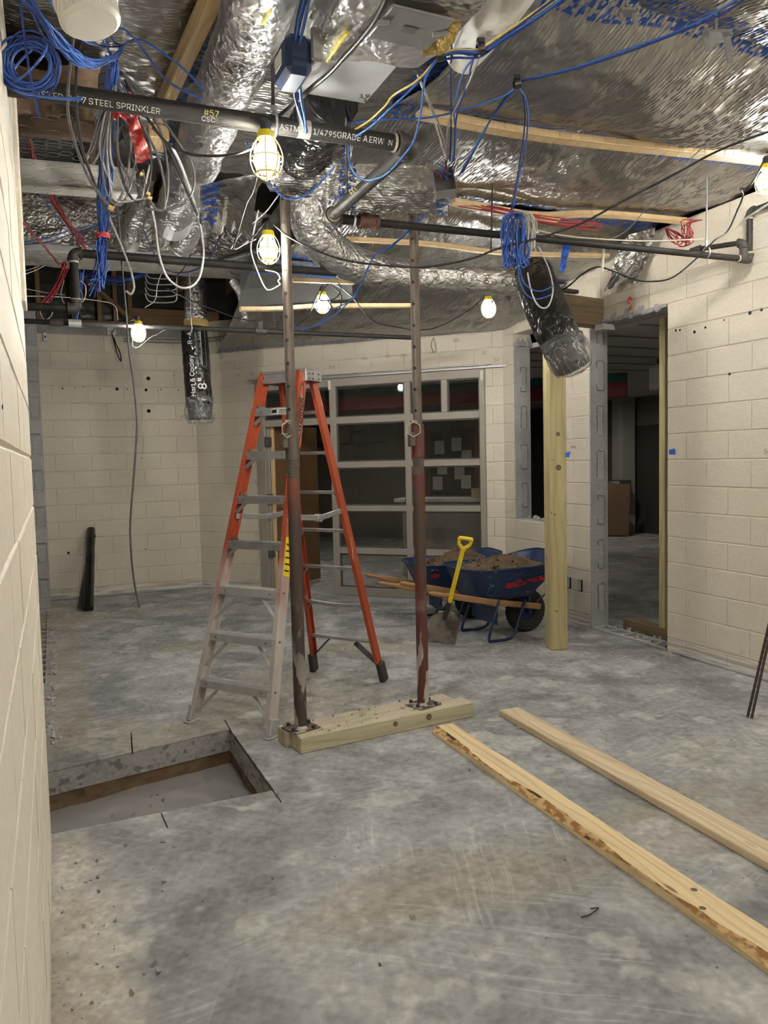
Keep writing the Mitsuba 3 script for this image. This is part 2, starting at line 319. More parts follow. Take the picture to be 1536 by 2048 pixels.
scene['m_clearfilm'] = {'type': 'blendbsdf', 'weight': mikit.proc(lambda p, n, uv: .07+.6*smoothstep(.80, 1.0, 1-dr.abs(fbm(p.x*26+p.z*16, p.y*26, p.z*10, 4)-.5)*9)), 'a': {'type': 'thindielectric', 'int_ior': 1.6}, 'b': pr((.62, .63, .64), .3, two=True)}

# ================================================================ THE SETTING
XL, XR, YB, H = -.083, 4.51, 10.156, 3.30      # left wall face, right wall face, back wall face, wall height
W0, W1 = V(1.72, 10.156, 0), V(4.51, 7.315, 0); WL = np.linalg.norm(W1-W0); WE = (W1-W0)/WL; WN = V(WE[1], -WE[0], 0)
CH, Z0 = .2032, .117
# ---- floor slab with the cut pit and the overshooting saw cuts
pit = Polygon([(-1.2, 3.62), (.925, 3.656), (.915, 4.63), (-.1, 4.40), (-1.2, 4.15)])
def slit(a, b, w=.007):
    a, b = V(*a), V(*b); n = nrm(V(-(b-a)[1], (b-a)[0]))*w/2
    return Polygon([a+n, b+n, b-n, a-n])
pc = lambda x, y: onZ(x, y, 0)[:2]
hole = unary_union([pit, slit(pc(462, 1462), pc(449, 1440)), slit(pc(265, 1508), pc(262, 1464)), slit(pc(322, 1626), pc(335, 1655)), slit(pc(540, 1573), pc(563, 1605)), slit(pc(265, 1508), pc(258, 1520))])
trench = Polygon([(-.255, 5.2), (-.115, 5.2), (-.115, 9.52), (-.255, 9.52)])   # row of open block cores where the wall was taken out
cores = []
for k in range(21):
    y0 = 5.25+k*.2032
    if 6.1 < y0 < 9.4: cores.append(sbox(-.250, y0, -.118, y0+.145))
slab = sbox(-4.5, -3, 15, 21).difference(hole).difference(unary_union(cores))
sl = trimesh.creation.extrude_polygon(slab, .12, engine='earcut'); sl.apply_translation([0, 0, -.12])
fl = add('floor', mesh(sl.vertices, sl.faces), 'm_floor', kind='structure')
def ring(poly, z0, z1, amp, seed, inset, n=260):
    """rough side wall of the pit"""
    ext = poly.buffer(inset).exterior; L_ = ext.length; zz = np.linspace(z0, z1, 9); P = []
    for i in range(n):
        p = np.array(ext.interpolate(L_*i/n).coords[0]); c = np.array(poly.centroid.coords[0]); d = nrm(p-c)
        for z in zz:
            k = meshkit.fbm(V(p[0]*7, p[1]*7, z*12), 3, seed)-.5
            P.append([*(p + d*k*amp), z])
    m = len(zz); f = [[i*m+j, i*m+j+1, ((i+1) % n)*m+j+1, ((i+1) % n)*m+j] for i in range(n) for j in range(m-1)]
    return mesh(P, quads(f))
add('pit_soil', ring(pit, -.40, -.10, .07, 3, .0), 'm_soil', fl, label='brown soil exposed below the slab around the pit')
add('pit_slab_edge', ring(pit, -.125, -.004, .016, 5, -.010), 'm_slabedge', fl, label='broken grey concrete edge of the slab around the pit')
def pitfloor(u, v):
    x, y = -1.5+2.8*u, 3.3+1.7*v; P = np.stack([x, y, x*0], 1)
    P[:, 2] = -.205 + .02*(meshkit.fbm(P*3, 3, 4)-.5); return P
add('pit_bottom', grid(40, 30, pitfloor), 'm_slurry', fl, label='smooth pale grey slurry in the bottom of the pit')
for c in cores:
    x0, y0, x1, y1 = c.bounds; add('block_core', abox(x0-.01, x1+.01, y0-.01, y1+.01, -.30, -.16), 'm_cmu', fl)
# shallow timber-free rim of old mortar along the removed wall
for k in range(60):
    q = V(XL+.02*R.normal()*.8+.02, 4.72+4.7*R.random(), .003); mm = trimesh.Trimesh(q+(R.random((9, 3))-.5)*V(.04, .12, .014)).convex_hull; add('mortar_patch', mesh(mm.vertices, mm.faces), 'm_cmu', fl)

# ---- block walls
def block(o, e, n, s0, s1, z0, z1, pr_=.007, ch=.0055, g=.0022, core=.012):
    """one block face, proud of the wall core, chamfered"""
    s0 += .0007; s1 -= .0007; z0 += g; z1 -= g; ch = min(ch, (s1-s0)*.3, (z1-z0)*.3); cs = min(.0022, (s1-s0)*.3); j = (R.random()-.5)*.0022
    P = lambda s, z, d: o + e*s + n*(d) + V(0, 0, z)
    a = [P(s0, z0, -core), P(s1, z0, -core), P(s1, z1, -core), P(s0, z1, -core)]
    b = [P(s0, z0, pr_-ch+j), P(s1, z0, pr_-ch+j), P(s1, z1, pr_-ch+j), P(s0, z1, pr_-ch+j)]
    c = [P(s0+cs, z0+ch, pr_+j), P(s1-cs, z0+ch, pr_+j), P(s1-cs, z1-ch, pr_+j), P(s0+cs, z1-ch, pr_+j)]
    f = []
    for k in range(4):
        l = (k+1) % 4; f += [[k, l, 4+l, 4+k], [4+k, 4+l, 8+l, 8+k]]
    f.append([8, 9, 10, 11]); v = np.array(a+b+c); f = quads(f)
    if np.dot(np.cross(e, V(0, 0, 1)), n) < 0: f = f[:, ::-1]
    return mesh(v, f)
def wall(name, o, e, n, s0, s1, h, openings=(), phase=0.0, thick=.19, mat='m_cream', top=None, vis=None, z0=Z0, len_=.4064):
    """core (structure) and its blocks; openings: (s0,s1,z0,z1); vis: range of s that gets blocks (the rest stays out of the frame)"""
    poly = sbox(s0, 0, s1, h).difference(unary_union([sbox(*q[:1], q[2], q[1], q[3]) for q in openings])) if openings else sbox(s0, 0, s1, h)
    m = trimesh.creation.extrude_polygon(poly, thick, engine='earcut'); Mx = np.eye(4)
    Mx[:3, 0], Mx[:3, 1], Mx[:3, 2], Mx[:3, 3] = e, V(0, 0, 1), np.cross(e, V(0, 0, 1)), o
    sgn = np.dot(np.cross(e, V(0, 0, 1)), n); v = m.vertices.copy(); v[:, 2] = -v[:, 2]*np.sign(sgn)
    f = m.faces if sgn < 0 else m.faces[:, ::-1]
    w = add(name, mesh(trimesh.transform_points(v, Mx), f), mat, kind='structure')
    zs = [0, z0]
    while zs[-1] < h-.02: zs.append(min(zs[-1]+CH, h))
    va, vb = vis or (s0, s1)
    for r, (za, zb) in enumerate(zip(zs, zs[1:])):
        ph = phase + (len_/2 if r % 2 else 0); k0 = math.floor((va-ph)/len_)
        cuts = sorted({zq for q in openings for zq in (q[2], q[3]) if za+.01 < zq < zb-.01})
        for zl, zh in zip([za]+cuts, cuts+[zb]):
            k = k0
            while ph+k*len_ < vb:
                seg = [(max(ph+k*len_, va), min(ph+(k+1)*len_, vb))]; k += 1
                for q in openings:
                    if q[2] < (zl+zh)/2 < q[3]:
                        seg = [y for x in seg for y in ((x[0], min(x[1], q[0])), (max(x[0], q[1]), x[1]))]
                for a, b in seg:
                    if b-a > .025:
                        mm = mat
                        if top and zl > top: mm = 'm_cmu'
                        add('block', block(o, e, n, a, b, zl, zh), mm, w)
    return w
ex, ey = V(1, 0, 0), V(0, 1, 0)
DOOR = (4.873, 5.854, 0, 2.759); SLOT = (6.42, 7.107, .930, 2.87)
wr = wall('wall_right', V(XR, 0, 0), ey, -ex, -2.6, 7.33, 3.36, [DOOR, SLOT], phase=4.672-.4064*20, vis=(1.6, 7.315))
wl = wall('wall_left', V(XL, 0, 0), ey, ex, -2.6, 3.65, 3.15, phase=.55, vis=(.7, 3.65), z0=.012)
wb = wall('wall_back', V(0, YB, 0), ex, -ey, -.3, 1.74, 3.28, phase=.045, vis=(XL, 1.72), top=3.10)
WO = (.90, 3.776, -.01, 2.552)
ww = wall('wall_window', W0, WE, WN, 0, WL, 3.36, [WO], phase=.205)
# the stub of the removed wall: raw block ends on the far side of the opening, facing the camera
wj = wall('wall_stub', V(-.283, 9.60, 0), ex, -ey, 0, .20, 3.30, thick=.55, mat='m_cmu', phase=.0, len_=.2)
for k in range(16):
    z = Z0+k*CH
    if k % 2: add('toothing', abox(-.283+.04, XL-.005, 9.575-.02*R.random(), 9.60, z+.02, z+CH-.02, .006), 'm_cmu', wj)
    add('mortar_ridge', tube(spl([V(XL-.012+.012*R.random(), 9.594, z+.02+j*.045) for j in range(5)], 3), .008+.004*R.random(13), 6), 'm_cmu', wj)
# raw cut ends of the blocks in the doorway and in the slot, with the grouted cores showing
def reveal(name, y, z0, z1, x0, x1, par, zs, label):
    k = add(name, abox(x0, x1, y-.012, y+.004, z0, z1, .002), 'm_cut', par, label=label)
    for za, zb in zs:
        w = .034+.01*R.random(); cx = x0+(x1-x0)*(.54+.04*R.random()); n = 26
        P = []
        for i in range(n):
            a = 2*math.pi*i/n; c, s = math.cos(a), math.sin(a); q = max(abs(c), abs(s))
            P.append((cx+c/q*w*(1+.16*(R.random()-.5)), (za+zb)/2+s/q*(zb-za)/2*(1+.06*(R.random()-.5))))
        inner = Polygon(P).buffer(0); rim = inner.difference(inner.buffer(-.007))
        for nm, g, dp, mt in (('core_grout', inner.buffer(-.007), .006, 'm_cut'), ('core_joint', rim, .002, 'm_joint')):
            for gg in getattr(g, 'geoms', [g]):
                if gg.area < 1e-5: continue
                if nm == 'core_joint' : gg = gg.intersection(sbox(x0, za+(zb-za)*.1, x1, zb+.01)) if R.random() < .5 else gg.difference(sbox(x0, za+(zb-za)*.2, cx+w*.7, zb-(zb-za)*.2))
                for g3 in getattr(gg, 'geoms', [gg]):
                    if g3.geom_type != 'Polygon' or g3.area < 1e-5: continue
                    m = trimesh.creation.extrude_polygon(g3, dp, engine='earcut'); v = m.vertices
                    add(nm, mesh(np.stack([v[:, 0], y-.012-v[:, 2], v[:, 1]], 1), m.faces[:, ::-1]), mt, k)
reveal('cut_face', DOOR[1], .0, 2.759, XR-.004, XR+.19, wr, [(.14+.4064*k, .14+.4064*k+.27) for k in range(7)], 'raw grey cut face of the blocks at the far side of the doorway')
reveal('cut_face', SLOT[1], .930, 2.78, XR-.004, XR+.19, wr, [(1.05+.4064*k, 1.05+.4064*k+.26) for k in range(4)], 'raw grey cut face of the blocks in the narrow opening')
for k in range(7):   # broken spikes on top of the slot
    x = XR+.01+.028*k; h = .03+.16*R.random(); y = 7.09-.05*R.random()
    m = trimesh.Trimesh([(x, y, 2.74), (x+.034, y, 2.74), (x+.034, y+.1, 2.74), (x, y+.1, 2.74), (x+.012, y+.05, 2.78+h), (x+.024, y+.04, 2.77+h*.7)]).convex_hull
    add('broken_block', mesh(m.vertices, m.faces), 'm_cut', wr)
add('sill_mortar', abox(XR+.01, XR+.18, 6.43, 7.09, .922, .936), 'm_cut', wr)
for k in range(5):
    add('mortar_lump', xf(trimesh.creation.icosphere(1, .022+.016*R.random()), frame(V(XR+.04+.1*R.random(), 6.55+.12*k, .945), V(1, .3*R.random(), 0), V(0, 1, .3))), 'm_cut', wr)
# jagged soffit over the doorway
P = [V(XR-.012+.014*R.random(), DOOR[0]+.02+k*.05, DOOR[3]-.005-.018*R.random()) for k in range(20)]
add('broken_soffit', cat([tube(spl(P, 3), .012+.012*R.random(58), 6), abox(XR, XR+.19, DOOR[0]+.002, DOOR[1]-.002, DOOR[3]-.018, DOOR[3]+.004)]), 'm_cut', wr, label='jagged broken soffit over the doorway')
for k in range(5):
    q = V(XR-.008, 5.0+.17*k, DOOR[3]+.015+.02*R.random()); m = trimesh.Trimesh(q+(R.random((9, 3))-.5)*V(.016, .10, .05)).convex_hull
    add('broken_patch', mesh(m.vertices, m.faces), 'm_cut', wr)
# threshold of broken block cores
for k in range(5):
    y = 4.90+k*.19
    for xx in (XR+.0, XR+.155): add('threshold_block', abox(xx, xx+.032, y, y+.17, -.005, .012+.01*R.random(), .006), 'm_cmu', fl)
    add('threshold_block', abox(XR, XR+.185, y+.165, y+.185, -.005, .012+.008*R.random(), .005), 'm_cmu', fl)
for k in range(26):
    q = V(XR+.02+.2*R.random(), 4.9+.95*R.random(), .012); m = trimesh.Trimesh(q+(R.random((8, 3))-.5)*(.03+.04*R.random())).convex_hull
    add('rubble', mesh(m.vertices, m.faces), 'm_cmu', fl)
# mouldings of the bare base strip: glue line along the foot of the right and back walls
P = [V(XR-.012, 1.2+k*.1, .008+.008*R.random()) for k in range(37)]
add('mortar_ridge', tube(spl(P, 3), .012+.006*R.random(109), 6), 'm_cmu', wr, label='crumbled grey mortar along the foot of the right wall')
P = [V(XL+.05+k*.1, YB-.012, .008+.008*R.random()) for k in range(18)]
add('mortar_ridge', tube(spl(P, 3), .012+.006*R.random(52), 6), 'm_cmu', wb, label='crumbled mortar along the foot of the back wall')
# holes, pencil marks and outlets
def disc_on(par, name, p, n, r, mat='m_hole', sides=14): add(name, lathe([(0, .0), (r, .0), (r, .0016), (0, .0016)], p, n, sides), mat, par)
for x, y, r in ((296.5, 757, .024), (297.5, 822, .024), (234, 778, .02), (292, 780, .018), (125, 777, .010), (150, 776, .006), (166, 774, .006), (200, 778, .007), (254, 778, .008), (322, 779, .008), (357, 780, .008), (283, 916, .007), (291, 1098, .008), (137, 1106, .016)):
    disc_on(wb, 'drill_hole', onY(x, y, YB-.0065), -ey, r)
for x, y, r in ((1389, 664, .012), (1411, 655, .009), (1448, 640, .006), (1523, 620, .010), (1500, 626, .013), (1352, 661, .010), (1360, 660, .009), (1459, 748, .010)):
    disc_on(wr, 'drill_hole', onX(x, y, XR-.0065), -ex, r)
for x, y in ((1138, 1165), (1161, 1171)):
    q = onX(x, y, XR-.0062); o = add('outlet_hole', abox(q[0]-.002, q[0]+.03, q[1]-.035, q[1]+.035, q[2]-.055, q[2]+.055), 'm_hole', wr, label='square hole of a removed outlet')
    add('outlet_box', abox(q[0]-.004, q[0]-.001, q[1]-.01, q[1]+.036, q[2]-.05, q[2]+.05), 'm_galv', o)
def onW(s, z, off=.0085): return W0 + WE*s + WN*off + V(0, 0, z)
for s, z, t in ((.62, 2.66, '12'), (.82, 2.66, '13'), (1.90, 2.67, '32c'), (2.32, 2.74, '14c'), (2.62, 2.74, '15'), (2.80, 2.74, '13c'), (3.14, 2.75, '14c'), (3.42, 2.86, '30c'), (3.74, 2.70, '15'), (3.88, 2.62, '11')):
    add('pencil_mark', text_on(t, .034, onW(s, z), WE, V(0, 0, 1), .0008), 'm_pencil', ww)
for x, y, t in ((1527, 908, '5ch'), (1141, 897, 'mm')):
    q = onX(x, y, XR-.0085); add('pencil_mark', text_on(t, .034, q, V(0, -1, 0), V(0, 0, 1), .0008), 'm_pencil', wr)
# the end of the near left wall: a strip of painted board with a dark furring strip behind it
wt = add('trim_1', abox(XL-.004, XL+.022, 3.45, 3.655, 2.25, 3.16, .004), 'm_cream', kind='structure')
add('furring_strip', plank(V(XL+.013, 3.672, 2.62), V(XL+.013, 3.672, 3.15), .022, .03, V(0, 1, 0)), 'm_oldwood', wt, label='dark furring strip behind the painted board')
q = onX(50, 1480, XL+.0085)
disc_on(wl, 'drill_hole', onX(4, 814, XL+.0085), ex, .004)
add('wall_slot', abox(XL+.0, XL+.0085, 1.33, 1.37, .20, .31), 'm_hole', wl, label='narrow dark slot low in the left wall')

# ---- roof over the room and outer shell
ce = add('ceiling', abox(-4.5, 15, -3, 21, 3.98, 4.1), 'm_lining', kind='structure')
ceil_lining = lambda x0, x1, y0, y1, z: grid(50, 60, lambda u, v: (lambda P: P+np.stack([0*u, 0*u, .05*(meshkit.fbm(P*V(2.2, 2.2, 1), 3, 2)-.5)], 1))(np.stack([x0+(x1-x0)*u, y0+(y1-y0)*v, z+0*u], 1)), lambda u, v: np.stack([(x1-x0)*u, .2+(.8)*v], 1))
add('lining', ceil_lining(-.4, 2.6, 4.2, 10.4, 3.95), 'm_foilblack', ce, label='dark foil lining under the roof deck')
for k in range(5):
    x = -.25+.61*k; add('joist', plank(V(x, 4.3, 3.84), V(x, 10.2, 3.84), .04, .20), 'm_joist', ce)
# framed wall above the block wall at the back: header, studs, brace
add('header', plank(V(.95, YB-.02, 3.40), V(2.05, YB-.02, 3.40), .05, .22), 'm_joist', ce)
add('sill_plate', plank(V(-.3, YB-.03, 3.31), V(.95, YB-.03, 3.31), .1, .04), 'm_joist', ce)
for x in (-.05, .33, .62, .80, .97): add('stud', plank(V(x, YB-.04, 3.33), V(x, YB-.04, 3.96), .05, .09, ey), 'm_joist', ce)
add('brace', plank(V(.30, YB-.12, 3.97), V(.98, YB-.12, 3.34), .04, .13, ey), 'm_joist', ce)
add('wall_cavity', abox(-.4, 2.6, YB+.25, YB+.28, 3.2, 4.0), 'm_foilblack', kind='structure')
for nm, b in dict(wall_rear=(-4.5, 4.6, -2.62, -2.5, 0, 4), wall_outer=(-4.5, -4.38, -2.6, 12, 0, 4), wall_beyond=(-4.5, -.28, 11.9, 12, 0, 4)).items():
    add(nm, abox(*b), 'm_cream', kind='structure')

# ---- storefront in the diagonal wall
def wbar(s0, s1, z0, z1, d0=-.05, d1=.035, b=.006):
    m = cbox(s1-s0, d1-d0, z1-z0, b); Mx = np.eye(4); Mx[:3, 0], Mx[:3, 1] = WE, -WN
    Mx[:3, 3] = W0 + WE*(s0+s1)/2 + WN*(d0+d1)/2 + V(0, 0, (z0+z1)/2); Mx[:3, 2] = np.cross(Mx[:3, 0], Mx[:3, 1])
    return xf(m, Mx)
wf = newkey('window_1'); tag(wf, kind='structure')
for a in ((.90, 1.02, 0, 2.55), (1.905, 1.985, 0, 2.50), (3.715, 3.776, 0, 2.50)): add('jamb', wbar(*a), 'm_frame', wf)
add('mullion', wbar(2.842, 2.917, .06, 2.46), 'm_frame', wf); add('mullion', wbar(3.284, 3.354, 2.10, 2.46), 'm_frame', wf)
for s0, s1, z0, z1 in ((.90, 3.776, 2.455, 2.55), (1.02, 3.715, 2.02, 2.10), (1.985, 3.715, 1.505, 1.578), (1.985, 3.715, .998, 1.066), (1.985, 3.715, .498, .572), (1.985, 3.715, 0, .10)):
    add('rail', wbar(s0, s1, z0, z1), 'm_frame', wf)
zr = [(.10, .498), (.572, .998), (1.066, 1.505), (1.578, 2.02)]
panes = [(a, b, z0, z1) for a, b in ((1.985, 2.842), (2.917, 3.715)) for z0, z1 in zr] + [(1.985, 2.842, 2.10, 2.455), (2.917, 3.284, 2.10, 2.455), (3.354, 3.715, 2.10, 2.455), (1.02, 1.905, 2.10, 2.455)]
def wpt(s, z, d): return W0 + WE*s + WN*d + V(0, 0, z)
for a, b, z0, z1 in panes:
    v = [wpt(a-.005, z0-.005, -.006), wpt(b+.005, z0-.005, -.006), wpt(b+.005, z1+.005, -.006), wpt(a-.005, z1+.005, -.006)]
    pk = add('pane', mesh(v, [[0, 1, 2], [0, 2, 3]]), 'm_glass', wf)
    for q in ((a, a+.014, z0, z1), (b-.014, b, z0, z1), (a, b, z0, z0+.014), (a, b, z1-.014, z1)): add('glazing_bead', wbar(*q, -.02, .012, .002), 'm_framedark', pk)
    if b-a > .8 or True:   # wire mesh cast in the glass
        ws = []; st = .045; wd, hh = b-a, z1-z0
        for sg in (1, -1):
            for c in np.arange(-hh, wd, st):
                p0, p1 = (max(c, 0), max(-c, 0)), (min(c+hh, wd), min(hh, wd-c))
                if p1[0]-p0[0] < .02: continue
                fz = (lambda t: t) if sg > 0 else (lambda t: hh-t)
                ws.append(tube([wpt(a+p0[0], z0+fz(p0[1]), -.010), wpt(a+p1[0], z0+fz(p1[1]), -.010)], .0008, 3, caps=False))
        add('wire_mesh', cat(ws), 'm_wire', pk, kind='stuff', label='diagonal wire mesh in the glass')
add('sliding_track', wbar(.86, 4.02, 2.552, 2.575, -.0, .045, .003), 'm_alu', wf); add('sliding_track', wbar(.80, 3.85, 2.585, 2.60, -.0, .03, .003), 'm_alu', wf)
for s in (1.01, 1.90, 3.735): add('track_clip', wbar(s, s+.035, 2.42, 2.53, .035, .05), 'm_white', wf)
# the open door of the storefront, swung into the next room
dk = newkey('door_1'); tag(dk, kind='structure')
hx = wpt(1.06, 0, -.06); dd = nrm(-WN*1.0 + WE*.16)
add('door_leaf', plank(hx+V(0, 0, 1.03)+dd*.02, hx+V(0, 0, 1.03)+dd*.90, .045, 2.0, b=.003), 'm_lobbywood', dk, label='brown wooden door leaf standing open')
add('door_edge', plank(hx+V(0, 0, 1.03)-dd*.004, hx+V(0, 0, 1.03)+dd*.022, .047, 2.0, b=.002), 'm_strap', dk)
for z in (.42, 1.08, 1.78): add('hinge', wbar(1.015, 1.06, z, z+.12, -.07, .045), 'm_framedark', dk)
add('strike_jamb', wbar(1.0, 1.03, 0, 2.02, -.11, -.04), 'm_frame', dk)
q = onY(415, 1010, 9.0); s = .66; add('door_switch', wbar(.545, .60, .97, 1.09, .0, .018), 'm_galv', ww, label='small metal switch plate left of the storefront')

# ---- the dim hall beyond the openings
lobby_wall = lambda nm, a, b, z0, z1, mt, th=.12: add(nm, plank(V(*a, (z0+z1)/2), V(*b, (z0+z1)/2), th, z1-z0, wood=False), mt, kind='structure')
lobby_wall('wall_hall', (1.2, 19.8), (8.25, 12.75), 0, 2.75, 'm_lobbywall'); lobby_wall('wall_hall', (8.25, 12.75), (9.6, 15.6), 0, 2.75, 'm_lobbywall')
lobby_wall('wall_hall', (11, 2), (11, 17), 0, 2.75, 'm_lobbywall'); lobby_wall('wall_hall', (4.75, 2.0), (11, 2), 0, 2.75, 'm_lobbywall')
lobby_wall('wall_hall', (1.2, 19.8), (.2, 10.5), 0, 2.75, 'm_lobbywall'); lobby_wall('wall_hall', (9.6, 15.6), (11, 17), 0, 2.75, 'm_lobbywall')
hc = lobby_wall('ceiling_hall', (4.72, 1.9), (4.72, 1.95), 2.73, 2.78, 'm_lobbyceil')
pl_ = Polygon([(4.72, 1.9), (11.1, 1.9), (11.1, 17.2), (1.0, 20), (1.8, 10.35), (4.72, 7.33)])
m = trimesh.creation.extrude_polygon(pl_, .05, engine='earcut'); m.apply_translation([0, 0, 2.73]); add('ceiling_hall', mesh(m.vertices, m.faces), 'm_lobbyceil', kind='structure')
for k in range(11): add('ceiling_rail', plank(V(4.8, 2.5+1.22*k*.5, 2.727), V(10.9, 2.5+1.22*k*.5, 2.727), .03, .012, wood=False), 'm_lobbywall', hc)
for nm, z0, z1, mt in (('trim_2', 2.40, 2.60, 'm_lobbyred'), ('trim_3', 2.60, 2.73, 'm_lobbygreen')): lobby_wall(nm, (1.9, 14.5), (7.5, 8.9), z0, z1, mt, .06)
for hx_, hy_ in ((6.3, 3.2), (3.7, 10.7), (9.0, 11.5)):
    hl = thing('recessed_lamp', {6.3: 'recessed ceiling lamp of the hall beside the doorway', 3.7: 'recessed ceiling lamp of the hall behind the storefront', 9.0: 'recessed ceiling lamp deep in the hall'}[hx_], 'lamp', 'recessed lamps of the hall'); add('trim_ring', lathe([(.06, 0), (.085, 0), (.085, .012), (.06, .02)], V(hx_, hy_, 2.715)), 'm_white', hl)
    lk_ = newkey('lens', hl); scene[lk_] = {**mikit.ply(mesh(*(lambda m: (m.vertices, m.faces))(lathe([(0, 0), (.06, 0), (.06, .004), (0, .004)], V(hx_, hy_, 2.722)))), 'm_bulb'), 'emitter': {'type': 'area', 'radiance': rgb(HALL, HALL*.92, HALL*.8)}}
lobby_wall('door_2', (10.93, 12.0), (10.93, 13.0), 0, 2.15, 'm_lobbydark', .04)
# ================================================================ OBJECTS ON THE FLOOR
# ---- step ladder
F0, LW, LD = V(.917, 4.627, 0), nrm(V(.592, -.806, 0)), nrm(V(.806, .592, 0))     # front centre, width, front-to-rear
def lad(u, w, z): return F0 + LW*u + LD*w + V(0, 0, z)
lk = thing('step_ladder', 'tall orange fiberglass step ladder with grey dust on its lower front steps', 'ladder')
TOPZ = 2.185
def frail(s, z): t = z/TOPZ; return lad(s*(.316+(.165-.316)*t), .62*t, z)
def rrail(s, z): t = z/TOPZ; return lad(s*(.310+(.135-.310)*t), 1.285+(.755-1.285)*t, z)
def channel(fn, s, z0, z1, dep, fl_, mat, name, th=.006):
    p, q = fn(s, z0), fn(s, z1); d = nrm(q-p)
    prof = [(0, -dep/2), (fl_, -dep/2), (fl_, -dep/2+th), (th, -dep/2+th), (th, dep/2-th), (fl_, dep/2-th), (fl_, dep/2), (0, dep/2)]
    # x axis of the profile = cross(up, dir); up = front-to-rear
    up = LD - d*(LD@d); xa = np.cross(nrm(up), d)
    if xa@(LW*-s) < 0: prof = [(-x, y) for x, y in prof][::-1]
    return add(name, extr(prof, p, q, up), mat, lk)
for s in (-1, 1):
    channel(frail, s, .05, TOPZ-.02, .078, .032, 'm_orangedust', 'front_rail', .007)
    channel(rrail, s, .14, TOPZ-.02, .060, .028, 'm_orange', 'rear_rail', .006)
zst = [.262+.28*k for k in range(7)]
for i, z in enumerate(zst):
    a, b = frail(-1, z), frail(1, z); ww_ = np.linalg.norm(b-a)-.012; c = (a+b)/2; mt = 'm_aludust' if z < 1.0 else 'm_alu'
    prof = [(-.042, 0), (.042, 0), (.042, -.024), (.037, -.024), (.037, -.005), (-.034, -.005), (-.034, -.048), (-.042, -.048)]
    st = add('step', extr([(x, y) for x, y in prof] if np.cross(V(0, 0, 1), LW)@LD > 0 else [(-x, y) for x, y in prof][::-1], c-LW*ww_/2, c+LW*ww_/2, V(0, 0, 1)), mt, lk)
    for t in np.linspace(-.034, .030, 7): add('tread_rib', plank(c-LW*(ww_/2-.01)+LD*t+V(0, 0, .001), c+LW*(ww_/2-.01)+LD*t+V(0, 0, .001), .004, .003, wood=False, b=.001), mt, st)
    for s in (-1, 1):
        ln = .20 if i < 3 else .10
        p = c+LW*s*(ww_/2-ln*.85)-LD*.012-V(0, 0, .03); q = frail(s, z-ln*1.05)-LW*s*.012
        add('step_brace', plank(p, q, .034, .006, LW*s, b=.001, wood=False), mt, lk)
        for t in (.022,): add('rivet', lathe([(0, 0), (.007, 0), (.005, .004), (0, .005)], frail(s, z-.015)+LW*s*.0005-LD*.006, LW*s, 8), 'm_framedark', lk)
        add('rivet', lathe([(0, 0), (.0055, 0), (.004, .004), (0, .005)], c+LW*s*(ww_/2-.075)-LD*.0425-V(0, 0, .022), -LD, 8), 'm_framedark', lk)
zrr = [.30+.27*k for k in range(7)]
for i, z in enumerate(zrr):
    a, b = rrail(-1, z), rrail(1, z)
    p_ = spl([a+LW*.01, (a+b)/2-V(0, 0, .012 if i == 1 else 0), b-LW*.01], 5)
    add('rear_rung', cat([plank(u_, v_+(v_-u_)*.05, .036, .022, b=.001, wood=False) for u_, v_ in zip(p_, p_[1:])]) if i == 1 else plank(p_[0], p_[-1], .036, .022, b=.003, wood=False), 'm_alu', lk)
    if i:
        for s in (-1, 1): add('rung_gusset', plank(rrail(s, z)-LW*s*.05-V(0, 0, .01), rrail(s, z-.07)-LW*s*.006, .025, .004, LW*s, b=.001, wood=False), 'm_alu', lk)
for s in (-1, 1):
    a = rrail(s, .30); add('rear_brace', plank(a-LW*s*.17-V(0, 0, .02), rrail(s, .13)-LW*s*.012, .05, .010, LW*s, b=.002, wood=False), 'm_blackplastic', lk, label='black bracing strut')
    f = rrail(s, .0); add('rubber_foot', plank(f+V(0, 0, .004), rrail(s, .15), .07, .045, LW, b=.008, wood=False), 'm_fitting', lk, label='dark rubber foot')
    f = frail(s, .0); add('foot_plate', cat([plank(f+V(0, 0, .004), frail(s, .10), .082, .036, LW, b=.004, wood=False), plank(f-LD*.05+V(0, 0, .006), f+LD*.05+V(0, 0, .006), .05, .012, b=.003, wood=False)]), 'm_aludust', lk, label='dusty metal foot')
    z = 1.255; a, b = frail(s, z), rrail(s, z); m_ = a*.47+b*.53-V(0, 0, .03)
    a = a-LW*s*.02; b = b-LW*s*.01; m_ = m_-LW*s*.02
    sp = add('spreader', cat([plank(a, m_+nrm(m_-a)*.03, .010, .036, b=.003, wood=False), plank(m_-nrm(b-m_)*.03+LW*s*.011, b, .010, .036, b=.003, wood=False)]), 'm_alu', lk, label='hinged metal spreader bar')
    add('spreader_pivot', lathe([(0, -.022), (.026, -.022), (.026, .022), (0, .022)], m_, LW, 14), 'm_alu', sp)
